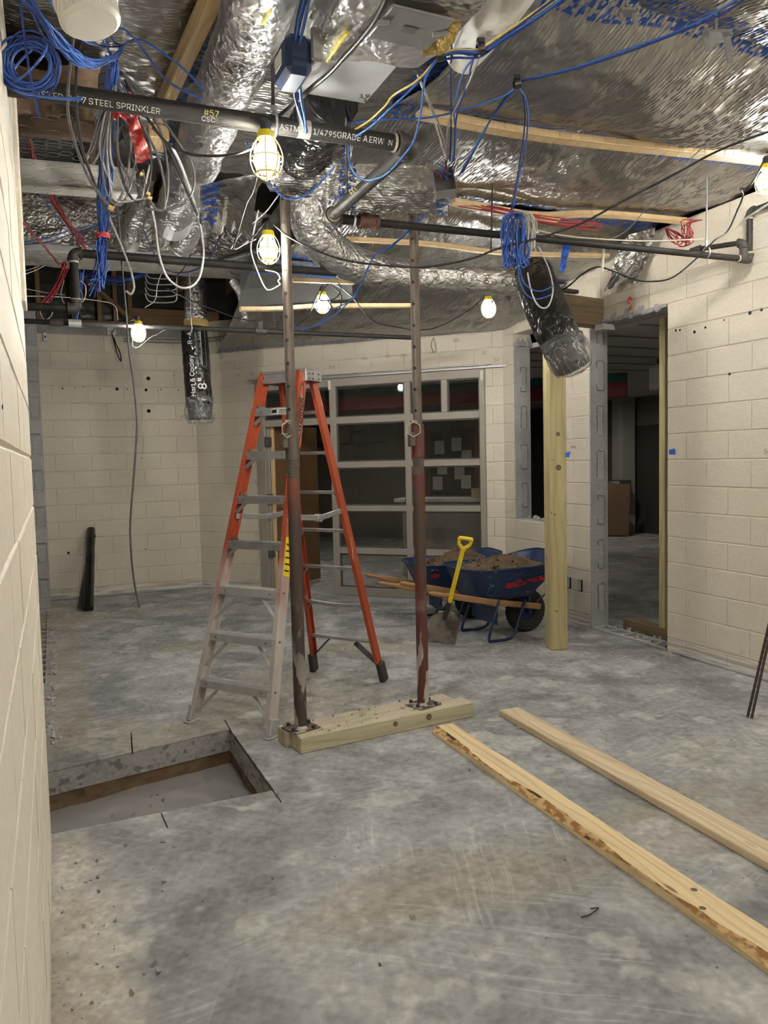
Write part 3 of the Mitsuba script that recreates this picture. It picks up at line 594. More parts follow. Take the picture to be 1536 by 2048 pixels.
# top cap
c = lad(0, .69, TOPZ-.01)
def capbox(du, dw, dz, o, b=.008): return xf(cbox(du, dw, dz, b), frame(o, LW, LD))
tp = add('top_cap', capbox(.385, .17, .012, c+V(0, 0, .006)), 'm_alu', lk, label='grey metal top cap')
for s in (-1, 1): add('cap_side', capbox(.385, .008, .074, c+LD*s*.083-V(0, 0, .032), .003), 'm_alu', tp); add('cap_end', capbox(.012, .166, .070, c+LW*s*.187-V(0, 0, .030), .003), 'm_alu', tp)
add('cap_lip', capbox(.389, .010, .014, c-LD*.086+V(0, 0, -.002), .004), 'm_alu', tp)
for u_, z in ((-.15, -.03), (.15, -.03)): add('cap_rivet', lathe([(0, 0), (.006, 0), (.004, .004), (0, .005)], c+LW*u_-LD*.087+V(0, 0, z), -LD, 8), 'm_fitting', tp)
for w_ in (-.05, -.01, .05):
    for z in (-.018, -.05): add('cap_rivet', lathe([(0, 0), (.007, 0), (.005, .004), (0, .005)], c+LW*.193+LD*w_+V(0, 0, z), LW, 8), 'm_fitting', tp)
# print on the right front rail: oval with the maker's name, arrows and the warning labels
d_ = nrm(frail(1, 2)-frail(1, 1)); up_ = d_; hor = nrm(LD-d_*(LD@d_)); webo = lambda z, o=.0012: frail(1, z)+LW*o
sx_, sy_ = d_, -hor       # text reads upward
if np.cross(sx_, sy_)@LW < 0: sy_ = -sy_
def flat_on(poly, o, x, y, dp=.0012):
    m = trimesh.creation.extrude_polygon(poly, dp, engine='earcut'); x, y = nrm(x), nrm(y); z = np.cross(x, y); v = m.vertices
    return mesh(o+v[:, :1]*x+v[:, 1:2]*y+v[:, 2:3]*z, m.faces)
from shapely import affinity
ell = affinity.scale(Polygon([(math.cos(a), math.sin(a)) for a in np.linspace(0, 2*np.pi, 40)[:-1]]), .20, .036)
add('name_oval', flat_on(ell.difference(affinity.scale(ell, .96, .82)), webo(1.90), sx_, sy_), 'm_blackprint', lk, label='black oval outline printed on the rail')
t_ = text_on('WERNER', .040, webo(1.90)-sx_*.125-sy_*.02, sx_, sy_, .0014, True); add('lettering', t_, 'm_blackprint', lk, label='black lettering printed up the rail')
for k in range(3): add('print_stripe', flat_on(Polygon([(0, -.034), (.10, -.034), (.05, .034), (-.05, .034)]), webo(1.60-.0)-sx_*(.13*k), sx_, sy_), 'm_blackprint', lk)
add('warning_label', flat_on(sbox(-.13, -.03, .13, .03), webo(1.23)+sx_*.12, sx_, sy_, .0010), 'm_white', lk, label='white label on the rail')
yl = add('warning_label', flat_on(sbox(-.12, -.03, .12, .03), webo(.97)+sx_*.05, sx_, sy_, .0010), 'm_yellow', lk, label='yellow warning label on the rail')
for k in range(5): add('label_line', flat_on(sbox(-.09+.04*k, -.022, -.08+.04*k, .022), webo(.97, .0024)+sx_*.05, sx_, sy_, .0006), 'm_blackprint', yl)
a, b = frail(-1, zst[6]), frail(1, zst[6]); pl0 = (a+b)/2 - LD*.0425 + V(0, 0, -.024)
sk = add('step_label', flat_on(sbox(-.02, -.018, .12, .018), pl0, LW, V(0, 0, 1), .001), 'm_white', lk, label='small white label on the top step')
add('label_mark', flat_on(sbox(-.014, -.012, .025, .012), pl0-LD*.001, LW, V(0, 0, 1), .001), 'm_blackprint', sk)
for k in range(3): add('label_line', flat_on(sbox(.04, -.012+.009*k, .11, -.008+.009*k), pl0-LD*.001, LW, V(0, 0, 1), .0008), 'm_blackprint', sk)
for z in zst[3:]:   # tufts of dry mortar left on the step ends
    for k in range(5):
        q = frail(-1, z)+LW*(.03+.035*R.random())+LD*.03*(R.random()-.5)+V(0, 0, .008); m = trimesh.Trimesh(q+(R.random((9, 3))-.5)*V(.045, .045, .035)).convex_hull
        add('dry_mortar', mesh(m.vertices, m.faces), 'm_soil', lk)

# ---- two timbers carrying the shores
bx, by = nrm(V(1.148, .125, 0)), nrm(V(-.125, 1.148, 0)); b0 = V(1.178, 4.047, 0)
tb1 = thing('sole_timber', 'thick treated timber on the floor under the shores, front one of the pair', 'timber', 'sole timbers under the two shores')
add('beam', plank(b0+by*.064+V(0, 0, .046), b0+by*.064+bx*1.155+V(0, 0, .046), .128, .092, b=.005), 'm_plate', tb1)
tb2 = thing('sole_timber', 'treated timber under the shores, rear one of the pair, dusted with grit', 'timber', 'sole timbers under the two shores')
add('beam', plank(b0+by*.198-bx*.03+V(0, 0, .045), b0+by*.198+bx*1.10+V(0, 0, .045), .130, .090, b=.005), 'm_plate', tb2)
q = b0+bx*.66-by*.002+V(0, 0, .05)
for u_, r in ((.60, .016), (.83, .02)): disc_on(tb1, 'knot', b0+bx*u_+V(0, 0, .058)+by*.0003, -by, r, 'm_oldwood')
# ---- adjustable steel shores
def shore(base, ztop, redmat, label, ph):
    k = thing('shoring_post', label, 'steel post', 'adjustable steel shores on the timbers'); x, y = base[0], base[1]; z0 = .094
    bp = add('base_plate', xf(cbox(.17, .15, .008, .002), frame(V(x, y, z0+.004), V(.95, .3, 0), V(-.3, .95, 0))), 'm_shoresteel', k)
    for a, b in ((-.06, -.05), (.06, -.05), (-.06, .05), (.06, .05)): add('bolt', lathe([(0, 0), (.012, 0), (.012, .014), (0, .014)], V(x+a, y+b, z0+.008), V(0, 0, 1), 6), 'm_fitting', bp)
    add('base_weld', lathe([(.036, 0), (.046, 0), (.037, .012)], V(x, y, z0+.008)), 'm_shoresteel', k)
    add('outer_tube', lathe([(0, z0+.006), (.0355, z0+.006), (.0355, 1.50), (.030, 1.50), (0, 1.50)], V(x, y, 0), sides=28), redmat, k, smooth=35, label='red-painted lower tube')
    zz = np.arange(1.49, 1.615, .004); add('screw_thread', lathe([(0, 1.49)]+[(.0325+.0022*(i % 2), z) for i, z in enumerate(zz)]+[(0, zz[-1])], V(x, y, 0), sides=24), 'm_shoresteel', k, label='bare screw thread')
    sl_ = add('collar_sleeve', lathe([(.030, 1.605), (.038, 1.605), (.038, 1.80), (.029, 1.80)], V(x, y, 0), sides=28), redmat if ph else 'm_shoresteel', k, smooth=35)
    add('sleeve_bracket', xf(cbox(.035, .05, .085, .006), frame(V(x-.045, y-.01, 1.71), V(1, 0, 0), V(0, 1, 0))), 'm_shoresteel', sl_)
    up = lathe([(0, 1.60), (.027, 1.60), (.027, ztop), (0, ztop)], V(x, y, 0), sides=28); it = add('inner_tube', up, 'm_shoresteel', k, smooth=35, label='bare steel inner tube with pin holes')
    vd = nrm(V(-x, -y, 0)); vd = nrm(vd + .45*np.cross(V(0, 0, 1), vd)*-1)
    for z in np.arange(1.88, ztop-.05, .125): add('pin_hole', lathe([(0, -.01), (.0095, -.01), (.0095, .0012), (0, .0012)], V(x, y, z)+vd*.0266, vd, 14), 'm_hole', it)
    pk = add('pin', rod(V(x, y, 1.815)-vd*.05, V(x, y, 1.815)+vd*.065, .009), 'm_alu', k, label='bright locking pin')
    e = nrm(np.cross(vd, V(0, 0, 1))); t2 = nrm(e*.8+vd*.5) if ph else nrm(e*.3+vd*.9)
    hp = [V(x, y, 1.815)+vd*.06+t2*r_*math.sin(a)+V(0, 0, -1)*(.045*(1-math.cos(a)))*1.0 for a, r_ in [(2*math.pi*i/6, .045) for i in range(7)]]
    add('pin_ring', tube(hp, .0035, 8), 'm_seal', pk, label='hexagonal wire ring on the pin')
    add('head_plate', xf(cbox(.15, .15, .008, .002), frame(V(x, y, ztop+.004), V(1, 0, 0), V(0, 1, 0))), 'm_shoresteel', k)
    return k
P1, P2 = V(1.228, 4.195), V(2.027, 4.262)
shore(P1, 3.14, 'm_redsteelworn', 'rusty steel shoring post with worn dark paint, standing in front of the ladder', 0)
shore(P2, 3.16, 'm_redsteel', 'dark red steel shoring post, right one of the pair, standing clear of the ladder', 1)
for k in range(70):   # grit on the timbers
    q = b0+bx*(R.random()**2*.8)+by*(.27*R.random())+V(0, 0, .094); m = trimesh.Trimesh(q+(R.random((7, 3))-.5)*(.008+.016*R.random())).convex_hull
    add('grit', mesh(m.vertices, m.faces), 'm_gravel', tb2)

# ---- two long boards on the floor
def live_board(p, q, w, h, seed):
    """board with a wandering bark edge along its left top arris; returns (wood, bark)"""
    L_ = np.linalg.norm(q-p); n = 90; d = nrm(q-p); s = nrm(np.cross(V(0, 0, 1), d)); s = s if s@V(-1, 0, 0) > 0 else -s   # s: towards the left
    t = np.linspace(0, 1, n); nz = meshkit.fbm(np.stack([t*9, t*0, t*0+seed], 1), 4, seed); nb = meshkit.fbm(np.stack([t*30, t*0, t*0+seed], 1), 3, seed+4)
    wane = np.clip(.006 + .085*(nz-.34), .004, .05)+.010*(nb-.5); wane = np.clip(wane, .003, .055); low = np.clip(h-.55*wane-.004, .008, h)
    rw = np.clip(.03*(meshkit.fbm(np.stack([t*7, t*0+5, t*0], 1), 4, seed+9)-.48), 0, .02)
    C_ = p + d*(t*L_)[:, None]
    ring_ = [(w/2, 0*t), (w/2, low), None, None, None, None]
    pts = [C_+s*(w/2), C_+s*(w/2)+V(0, 0, 1)*low[:, None], C_+s*(w/2-wane)[:, None]+V(0, 0, h), C_-s*(w/2-rw-.003)[:, None]+V(0, 0, h), C_-s*(w/2)+V(0, 0, h*.55), C_-s*(w/2)]
    m_ = len(pts); v = np.stack(pts, 1).reshape(-1, 3); wf_, bf = [], []
    for i in range(n-1):
        for j in range(m_):
            k = (j+1) % m_; (bf if j == 1 else wf_).append([i*m_+j, i*m_+k, (i+1)*m_+k, (i+1)*m_+j])
    caps = [[0, 2, 1], [0, 3, 2], [0, 4, 3], [0, 5, 4]]; e = (n-1)*m_
    F = np.vstack([quads(wf_), caps, [[e+a, e+c_, e+b] for a, b, c_ in caps]])
    if np.dot(np.cross(v[F[0][1]]-v[F[0][0]], v[F[0][2]]-v[F[0][0]]), s) < 0: F = F[:, ::-1]; bfl = quads(bf)[:, ::-1]
    else: bfl = quads(bf)
    tri = v[F].reshape(-1, 3); nn = np.repeat(np.cross(tri[1::3]-tri[::3], tri[2::3]-tri[::3]), 3, 0)
    uv = np.stack([(tri-p)@d, np.where(np.abs(nn[:, 2]) > np.abs(nn@s), (tri-p)@s, tri[:, 2]+.37)], 1)
    # bark: subdivided ribbon with lumps
    A, B = pts[1], pts[2]; G = grid(260, 6, lambda u, vv: np.stack([np.interp(u, t, A[:, k])*(1-vv)+np.interp(u, t, B[:, k])*vv for k in range(3)], 1))
    gv = G.vertices.copy(); gn = nrm(s*.55+V(0, 0, .8)); lump = meshkit.fbm(gv*V(60, 45, 60), 3, seed)-.45
    inner = np.sin(np.pi*np.tile(np.linspace(0, 1, 6), 260)); gv += gn*(lump*inner*.012)[:, None]
    gf = G.faces; nn0 = np.cross(gv[gf[0][1]]-gv[gf[0][0]], gv[gf[0][2]]-gv[gf[0][0]])
    if nn0@gn < 0: gf = gf[:, ::-1]
    return mesh(tri, np.arange(len(tri)).reshape(-1, 3), uv), mesh(gv, gf)
w1, k1 = live_board(V(2.035, 4.02, .001), V(2.005, .85, .001), .140, .040, 3)
bd = thing('lumber_board', 'yellow pine board with a bark edge lying on the floor, nearer to the pit', 'board', 'long boards on the floor')
add('plank', w1, 'm_pine', bd); add('bark_edge', k1, 'm_bark', bd, smooth=True, label='rough brown bark left along the edge')
bd = thing('lumber_board', 'greyish straight-edged board lying on the floor, the shorter-looking one on the right', 'board', 'long boards on the floor')
add('plank', plank(V(2.542, 4.11, .020), V(2.478, .9, .020), .138, .038, b=.004), 'm_pinegrey', bd)
for (x, y) in ((1388, 1780), (1405, 1817)): disc_on('lumber_board', 'knot', onZ(x, y, .0395), V(0, 0, 1), .012, 'm_oldwood')
# ---- wooden post and header at the right
wp = thing('wooden_post', 'square treated timber post standing in front of the narrow opening', 'wooden post')
pc_ = V(3.79, 5.375, 0); ang = math.radians(-12); ux, uy = V(math.cos(ang), math.sin(ang), 0), V(-math.sin(ang), math.cos(ang), 0)
add('timber', plank(pc_+V(0, 0, .0), pc_+V(0, 0, 2.71), .142, .142, uy, b=.007), 'm_treated', wp)
for x, y, r in ((1116, 868, .018), (1117, 935, .024), (1104, 920, .006), (1103, 1025, .006), (1110, 1029, .007), (1113, 1222, .008)):
    r_ = ray(x, y); t_ = ((pc_-uy*.0712-EYE)@uy)/(r_@uy); disc_on(wp, 'knot', EYE+r_*t_, -uy, r, 'm_oldwood')
hd = thing('header_beam', 'dark weathered timber beam resting on the wooden post and let into the right wall', 'beam')
add('timber', plank(V(3.74, 5.572, 2.83), V(4.52, 5.72, 2.83), .14, .235, b=.006), 'm_oldwood', hd)
add('packing', plank(V(4.40, 5.58, 2.69), V(4.54, 5.60, 2.69), .10, .05, b=.004), 'm_cut', hd, label='grey mortar packing under the beam end')
sp_ = thing('angle_iron', 'short dark steel angle lying on top of the header beam', 'steel angle')
add('angle', plank(V(3.60, 5.46, 2.965), V(4.15, 5.55, 2.965), .05, .03, wood=False), 'm_fitting', sp_)
rt = thing('cloth_scrap', 'scrap of reddish tape stuck on the wall above the doorway', 'tape')
add('scrap', grid(5, 8, lambda u, v: np.stack([XR-.012-.012*np.sin(v*7+u*3), 5.30+.045*(u-.5)*(1.2-.5*v), 2.79+.11*v], 1)), 'm_redtape', rt)
# ---- shoring in the next room, seen through the doorway
tp_ = thing('timber_post', 'treated timber stud just inside the doorway on its right side', 'timber')
add('timber', plank(V(4.82, 5.235, .0), V(4.82, 5.235, 2.73), .09, .07, ey, b=.005), 'm_treated', tp_)
sp2 = thing('sole_plate', 'short timber lying on the hall floor inside the doorway', 'timber')
add('timber', plank(onZ(1256, 1246, .05), onZ(1360, 1272, .05), .12, .092, b=.005), 'm_oldwood', sp2)
# ---- rebars leaning on the right wall
for i, (x, y) in enumerate(((1495, 1434), (1503, 1437))):
    rb = thing('rebar', ('thin dark steel bar leaning on the right wall, left one of the two', 'thin dark steel bar leaning on the right wall, right one of the two')[i], 'steel bar', 'steel bars leaning on the right wall')
    p = onZ(x, y, .008); q = V(XR-.018, p[1]+.10+.03*i, 1.95); d = nrm(q-p); n = 120; pts = p+d*np.linspace(0, np.linalg.norm(q-p), n)[:, None]
    add('bar', tube(pts, .0075+.0011*(np.arange(n) % 2), 8), 'm_rebar', rb)
# ---- roll of black plastic leaning on the back wall
rk = thing('plastic_roll', 'roll of shiny black plastic sheet leaning on the back wall', 'plastic roll')
a, b = onZ(176, 1214, .05), V(.405, YB-.065, .83); a[2] = .03; d = nrm(b-a)
rr = np.linspace(0, 1, 30); add('roll', tube(a+np.outer(rr, b-a), .058-.008*rr+.0015*np.sin(rr*23), 18, True), 'm_rollblack', rk, smooth=40)
add('loose_flap', grid(20, 10, lambda u, v: a + np.outer(u*.75, b-a) + np.outer(-.03-.085*v*(1-u)**.8, _r0) + np.outer(-.045+.10*v*v*(1-.4*u)+.008*np.sin(v*7), V(0, 1, 0))), 'm_rollblack', rk, smooth=True)
add('top_fold', grid(8, 6, lambda u, v: a + np.outer(.88+.06*u, b-a) + np.outer(.03+.035*v*np.sin(np.pi*u), _r0) + np.outer(-.04+.02*v, V(0, 1, 0))), 'm_rollblack', rk, smooth=True)
# ---- wheelbarrows
def wheelbarrow(o, ang, label, seed, spray, sc=1.0):
    """o: point on the floor under the wheel axle; ang: heading of the handles-to-wheel axis"""
    k = thing('wheelbarrow', label, 'wheelbarrow', 'blue wheelbarrows loaded with soil'); ca, sa = math.cos(ang), math.sin(ang)
    def L(x, y, z): return V(o[0]+(ca*x-sa*y)*sc, o[1]+(sa*x+ca*y)*sc, z*sc)
    Mx = np.eye(4); Mx[:3, 0], Mx[:3, 1], Mx[:3, 2], Mx[:3, 3] = V(ca, sa, 0)*sc, V(-sa, ca, 0)*sc, V(0, 0, sc), V(o[0], o[1], 0)
    # tray: rounded rectangle sections swept from floor pan to rim
    def sect(x0, x1, y0, y1, r, n=10):
        g = sbox(x0+r, -y1+r, x1-r, y1-r).buffer(r, quad_segs=8).exterior; return np.array([g.interpolate(t, normalized=True).coords[0] for t in np.linspace(0, 1, 57)[:-1]])
    S = [(.35, sect(-.56, -.06, 0, .19, .10)), (.39, sect(-.61, .0, 0, .24, .14)), (.50, sect(-.66, .12, 0, .29, .18)), (.632, sect(-.715, .25, 0, .335, .20)), (.642, sect(-.73, .275, 0, .350, .21))]
    def zrim(x, z): return z + (.085*np.clip((x+.15)/.42, 0, 1)**1.5 if z > .5 else 0*x)
    rings = [np.column_stack([s, zrim(s[:, 0], z)]) for z, s in S]; n = len(rings[0]); v = np.vstack(rings); f = []
    for i in range(len(rings)-1):
        for j in range(n): q = (j+1) % n; f.append([i*n+j, i*n+q, (i+1)*n+q, (i+1)*n+j])
    f = quads(f); c = len(v); v = np.vstack([v, [[-.3, 0, .348]]]); f = np.vstack([f, [[c, (j+1) % n, j] for j in range(n)]])
    tr = add('tray', mesh(trimesh.transform_points(v, Mx), f), 'm_barrow', k, smooth=45, label='dark blue scratched steel tray')
    rp = rings[-1][list(range(n))+[0, 1]]; add('rim', tube(trimesh.transform_points(rp, Mx), .009, 8, caps=False), 'm_barrow', tr)
    # soil heap
    def heap(u, w):
        a = u*2*np.pi; r = w; X = -.225+r*np.cos(a)*.47; Y = r*np.sin(a)*.318; P = np.stack([X, Y, 0*X], 1)
        Z = .615 + (.07+.055*(seed-1))*np.exp(-((X+.20-.10*(seed-1))**2/.05+(Y-.02)**2/.05)) + .03*(1-r) + .035*(meshkit.fbm(P*V(14, 14, 1), 4, seed)-.5) + .035*(meshkit.fbm(P*V(45, 45, 1), 2, seed+3)-.5) - .05*np.clip((r-.8)/.2, 0, 1); P[:, 2] = Z; return trimesh.transform_points(P, Mx)
    add('soil_heap', grid(90, 26, heap), 'm_dirt', k, kind='stuff', label='brown clumpy soil filling the tray')
    Rr = np.random.default_rng(seed)
    for i in range(26):
        x, y = -.24+.42*(Rr.random()-.5)*2*.8, .2*(Rr.random()-.5)*2; q = L(x, y, .645+(.06+.05*(seed-1))*math.exp(-((x+.18)**2/.05+y*y/.05))); m = trimesh.Trimesh(q+(Rr.random((9, 3))-.5)*(.02+.035*Rr.random())).convex_hull
        add('soil_clod', mesh(m.vertices, m.faces), 'm_dirt', k)
    for s in (-1, 1):
        pts = [L(.10, s*.085, .235), L(-.55, s*.24, .365), L(-.92, s*.285, .45)]
        h = add('handle', cat([plank(pts[0], pts[1], .036, .052, b=.005), plank(pts[1]+(pts[1]-pts[2])*.03, pts[2], .036, .052, b=.006)]), 'm_handle', k, label='long brown wooden handle')
        dn = nrm(pts[2]-pts[1]); add('grip', tube([pts[2]-dn*.03, pts[2]+dn*.05, pts[2]+dn*.16, pts[2]+dn*.19], [.026, .019, .020, .010], 12), 'm_handle', h, smooth=True)
        # leg: bent strap with foot runner
        x0 = -.50; lp = [L(x0+.10, s*.225, .36), L(x0+.02, s*.245, .16), L(x0-.02, s*.25, .03), L(x0+.02, s*.25, .014), L(x0+.16, s*.245, .014), L(x0+.24, s*.235, .05), L(x0+.33, s*.20, .22), L(x0+.40, s*.17, .33)]
        sp = spl(lp, 4); add('leg', tube(sp, .0125, 8), 'm_barrow', k, smooth=True, label='bent blue steel leg')
        add('wheel_bracket', plank(L(.0, s*.075, .36), L(.0, s*.075, .17), .03, .006, L(0, 1, 0)-L(0, 0, 0), b=.002, wood=False), 'm_barrow', k)
        add('front_brace', tube([L(.02, s*.09, .25), L(.15, s*.12, .36), L(.17, s*.16, .50)], .008, 6), 'm_barrow', k)
    add('cross_brace', plank(L(-.42, -.23, .22), L(-.42, .23, .22), .006, .16, b=.002, wood=False), 'm_barrow', k, label='blue steel plate between the legs')
    ax = nrm(L(0, 1, 0)-L(0, 0, 0)); prof = [(.085, -.03), (.13, -.045), (.175, -.042), (.195, -.02), (.198, 0), (.195, .02), (.175, .042), (.13, .045), (.085, .03)]
    wk = add('tire', lathe([(a*sc, b*sc) for a, b in prof+[prof[0]]], L(.0, 0, .198), ax, 36), 'm_rubber', k, smooth=40, label='black rubber tire')
    for i in range(36):
        a = 2*math.pi*i/36; d1 = V(math.cos(a)*ca, math.cos(a)*sa, math.sin(a)); p = L(0, 0, .198)+d1*.196*sc; add('tread_lug', plank(p-ax*.022, p+ax*.022, .014, .008, d1, b=.002, wood=False), 'm_rubber', wk)
    add('wheel_hub', lathe([(a*sc, b*sc) for a, b in ((0, -.025), (.03, -.04), (.088, -.02), (.088, .02), (.03, .04), (0, .025))], L(0, 0, .198), ax, 24), 'm_barrow', k)
    add('axle', rod(L(0, -.095, .198), L(0, .095, .198), .009), 'm_fitting', k)
    if spray:   # sprayed red mark on the near side of the tray
        def sp_at(u, w):
            x = -.40+.58*u; z = .485+.075*u+(w-.5)*(.058+.012*np.sin(u*9))*np.sqrt(np.clip(1-(2*u-1)**6, 0, 1)); y = np.interp(z, [.39, .50, .632], [.24, .29, .335]); y = np.where(x > -.06, y-np.clip((x+.06)/.30, 0, 1)**2.6*.12, y); return trimesh.transform_points(np.stack([x, -y-.004, z], 1), Mx)
        add('spray_mark', grid(24, 5, sp_at), 'm_spray', tr, smooth=True, label='stripe of red spray paint')
        hx_ = Polygon([(math.cos(a)*.05, math.sin(a)*.062) for a in np.linspace(.5, .5+2*np.pi, 7)[:-1]]); q = L(-.50, -.262, .46); yv = nrm(L(0, -.047, .10)-L(0, 0, 0)+V(0, 0, 0)); em = add('emblem', flat_on(hx_.difference(hx_.buffer(-.007)), q+nrm(L(0, -1, 0)-L(0, 0, 0))*.016, V(ca, sa, 0), yv, .001), 'm_lobbygreen', tr, label='faint green outlined emblem')
    else:
        def sp_at(u, w):
            x = -.56+.10*u; z = .53+(w-.5)*.05*np.sqrt(np.clip(1-(2*u-1)**4, 0, 1)); y = np.interp(z, [.39, .50, .632], [.24, .29, .335]); return trimesh.transform_points(np.stack([x, -y-.004, z], 1), Mx)
        add('spray_mark', grid(10, 4, sp_at), 'm_spray', tr, smooth=True, label='spot of red spray paint')
    return k
wheelbarrow(V(3.915, 6.03), -.02, 'blue wheelbarrow full of brown soil with a red spray stripe, nearer one', 1, True)
wheelbarrow(V(3.80, 6.80), -.16, 'blue wheelbarrow heaped with soil, farther one beside the storefront', 2, False, .92)
# ---- square shovel leaning on the near wheelbarrow
sk = thing('shovel', 'square-point shovel with a yellow D-handle leaning on the near wheelbarrow', 'shovel')
tip = onZ(878, 1288, .004); top = D(932, 1075, 6.22); d = nrm(top-tip); Ls = np.linalg.norm(top-tip); wv = nrm(np.cross(d, V(-.3, -1, .2))); wv = wv if wv[0] > 0 else -wv; fv = nrm(np.cross(wv, d)); fv = fv if fv[1] < 0 else -fv
def blade(u, v):
    a = .34*u; w_ = .135-.012*u-.06*np.clip((u-.86)/.14, 0, 1); x = (v-.5)*2
    return tip + np.outer(a, d) + np.outer(x*w_, wv) + np.outer(.028*x*x*(1-.2*u)-.012-.018*np.clip(1-abs(x)*3, 0, 1)*np.clip((u-.5)*2, 0, 1), fv)
bl = add('blade', grid(16, 21, blade), 'm_blade', sk, smooth=True, label='worn dusty steel blade')
add('blade_step', cat([tube([tip+d*.34+wv*s*.03-fv*.01, tip+d*.335+wv*s*.068+fv*.004], .006, 6) for s in (-1, 1)]), 'm_blade', bl)
add('socket', tube([tip+d*.25-fv*.02, tip+d*.37-fv*.008, tip+d*.47], [.010, .021, .0185], 14), 'm_fitting', sk, smooth=True, label='dark steel socket')
add('shaft', tube([tip+d*.45, tip+d*(Ls-.13)], [.0185, .0185], 14), 'm_yellow', sk, smooth=True, label='yellow shaft')
g0 = tip+d*(Ls-.14); gp = [g0, g0+d*.04+wv*.012, g0+d*.075+wv*.042, g0+d*.13+wv*.052, g0+d*.14, g0+d*.13-wv*.052, g0+d*.075-wv*.042, g0+d*.04-wv*.012, g0]
add('d_handle', cat([tube(spl(gp[:4], 5), np.linspace(.018, .013, 16), 10), tube(spl(gp[5:], 5), np.linspace(.013, .018, 16), 10), tube([g0+d*.13-wv*.054, g0+d*.13+wv*.054], .0155, 12)]), 'm_yellow', sk, smooth=40, label='yellow D-shaped grip')

# ---- loose bits on the floor
wk = thing('wire_scrap', 'small bent piece of rusty wire on the floor beside the boards', 'wire')
add('wire', tube(spl([onZ(1162, 1834, .004), onZ(1178, 1830, .006), onZ(1190, 1822, .007), onZ(1197, 1816, .006), onZ(1181, 1817, .004)], 6), .0022, 6), 'm_rebar', wk)
ms = []
for k in range(260):
    if k < 150: x, y = -.06+.26*abs(R.normal())*.7, .9+2.6*R.random()
    else: x, y = .2+4*R.random(), 1.2+5*R.random()
    if pit.buffer(.03).contains(Polygon([(x, y), (x+.001, y), (x, y+.001)])): continue
    s = .003+.006*R.random()**2+(.008 if R.random() < .08 else 0); m = trimesh.Trimesh(V(x, y, s*.35)+(R.random((8, 3))-.5)*s*2).convex_hull; ms.append(mesh(m.vertices, m.faces))
add('gravel', cat(ms), 'm_gravel', label='grit and small stones scattered over the concrete floor', cat='gravel', kind='stuff')
ms = []
for k in range(24):
    x, y = -.02+.9*R.random(), 3.75+.6*R.random(); s = .006+.01*R.random(); m = trimesh.Trimesh(V(x, y, -.198)+(R.random((8, 3))-.5)*s*2).convex_hull; ms.append(mesh(m.vertices, m.faces))
add('pit_debris', cat(ms), 'm_gravel', label='few dark crumbs lying on the slurry in the pit', cat='debris', kind='stuff')

# ---- things of the hall
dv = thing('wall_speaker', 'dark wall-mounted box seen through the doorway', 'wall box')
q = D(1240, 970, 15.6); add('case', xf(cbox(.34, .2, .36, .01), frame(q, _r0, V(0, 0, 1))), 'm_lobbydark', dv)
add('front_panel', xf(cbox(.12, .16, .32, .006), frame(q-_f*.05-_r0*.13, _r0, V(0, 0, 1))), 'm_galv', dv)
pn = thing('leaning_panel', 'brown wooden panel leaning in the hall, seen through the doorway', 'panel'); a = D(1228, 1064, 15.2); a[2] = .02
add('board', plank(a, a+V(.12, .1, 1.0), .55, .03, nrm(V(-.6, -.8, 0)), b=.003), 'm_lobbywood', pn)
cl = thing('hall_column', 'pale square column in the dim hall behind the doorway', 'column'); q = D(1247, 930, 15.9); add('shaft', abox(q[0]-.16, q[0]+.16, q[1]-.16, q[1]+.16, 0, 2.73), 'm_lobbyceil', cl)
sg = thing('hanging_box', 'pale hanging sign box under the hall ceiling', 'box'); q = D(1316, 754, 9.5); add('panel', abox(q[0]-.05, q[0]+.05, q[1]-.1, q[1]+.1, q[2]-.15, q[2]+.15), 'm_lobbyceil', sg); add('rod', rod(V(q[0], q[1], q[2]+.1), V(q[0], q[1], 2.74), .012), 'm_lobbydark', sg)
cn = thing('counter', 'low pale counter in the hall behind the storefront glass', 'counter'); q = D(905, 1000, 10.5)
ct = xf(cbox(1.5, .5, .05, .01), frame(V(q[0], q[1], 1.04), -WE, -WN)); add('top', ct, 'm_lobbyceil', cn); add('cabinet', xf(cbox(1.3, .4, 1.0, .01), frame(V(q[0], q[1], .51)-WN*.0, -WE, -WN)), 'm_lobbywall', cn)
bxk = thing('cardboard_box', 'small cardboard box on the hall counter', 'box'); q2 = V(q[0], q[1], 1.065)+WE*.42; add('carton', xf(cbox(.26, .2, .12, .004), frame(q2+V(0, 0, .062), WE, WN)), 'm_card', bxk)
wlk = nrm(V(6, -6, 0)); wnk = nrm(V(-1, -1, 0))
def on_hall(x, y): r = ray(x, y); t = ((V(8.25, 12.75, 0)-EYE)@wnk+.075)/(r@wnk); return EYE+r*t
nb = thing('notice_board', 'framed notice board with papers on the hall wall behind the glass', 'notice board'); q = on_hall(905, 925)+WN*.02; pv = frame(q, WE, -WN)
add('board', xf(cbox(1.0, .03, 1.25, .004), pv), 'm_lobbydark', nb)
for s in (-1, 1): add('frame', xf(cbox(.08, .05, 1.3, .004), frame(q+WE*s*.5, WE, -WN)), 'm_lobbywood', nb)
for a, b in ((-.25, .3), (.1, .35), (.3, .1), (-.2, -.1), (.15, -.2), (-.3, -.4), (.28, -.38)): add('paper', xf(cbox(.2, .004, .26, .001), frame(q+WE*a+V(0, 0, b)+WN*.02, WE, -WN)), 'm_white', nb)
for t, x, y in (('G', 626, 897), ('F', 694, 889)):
    lt = thing('wall_letter', {'G': 'large dark letter G on the hall wall behind the glass', 'F': 'large dark letter F on the hall wall behind the glass'}[t], 'letter', 'letters on the hall wall'); add('letter', text_on(t, .46, on_hall(x, y)+V(0, 0, .02), wlk, V(0, 0, 1), .02, True), 'm_lobbydark', lt)
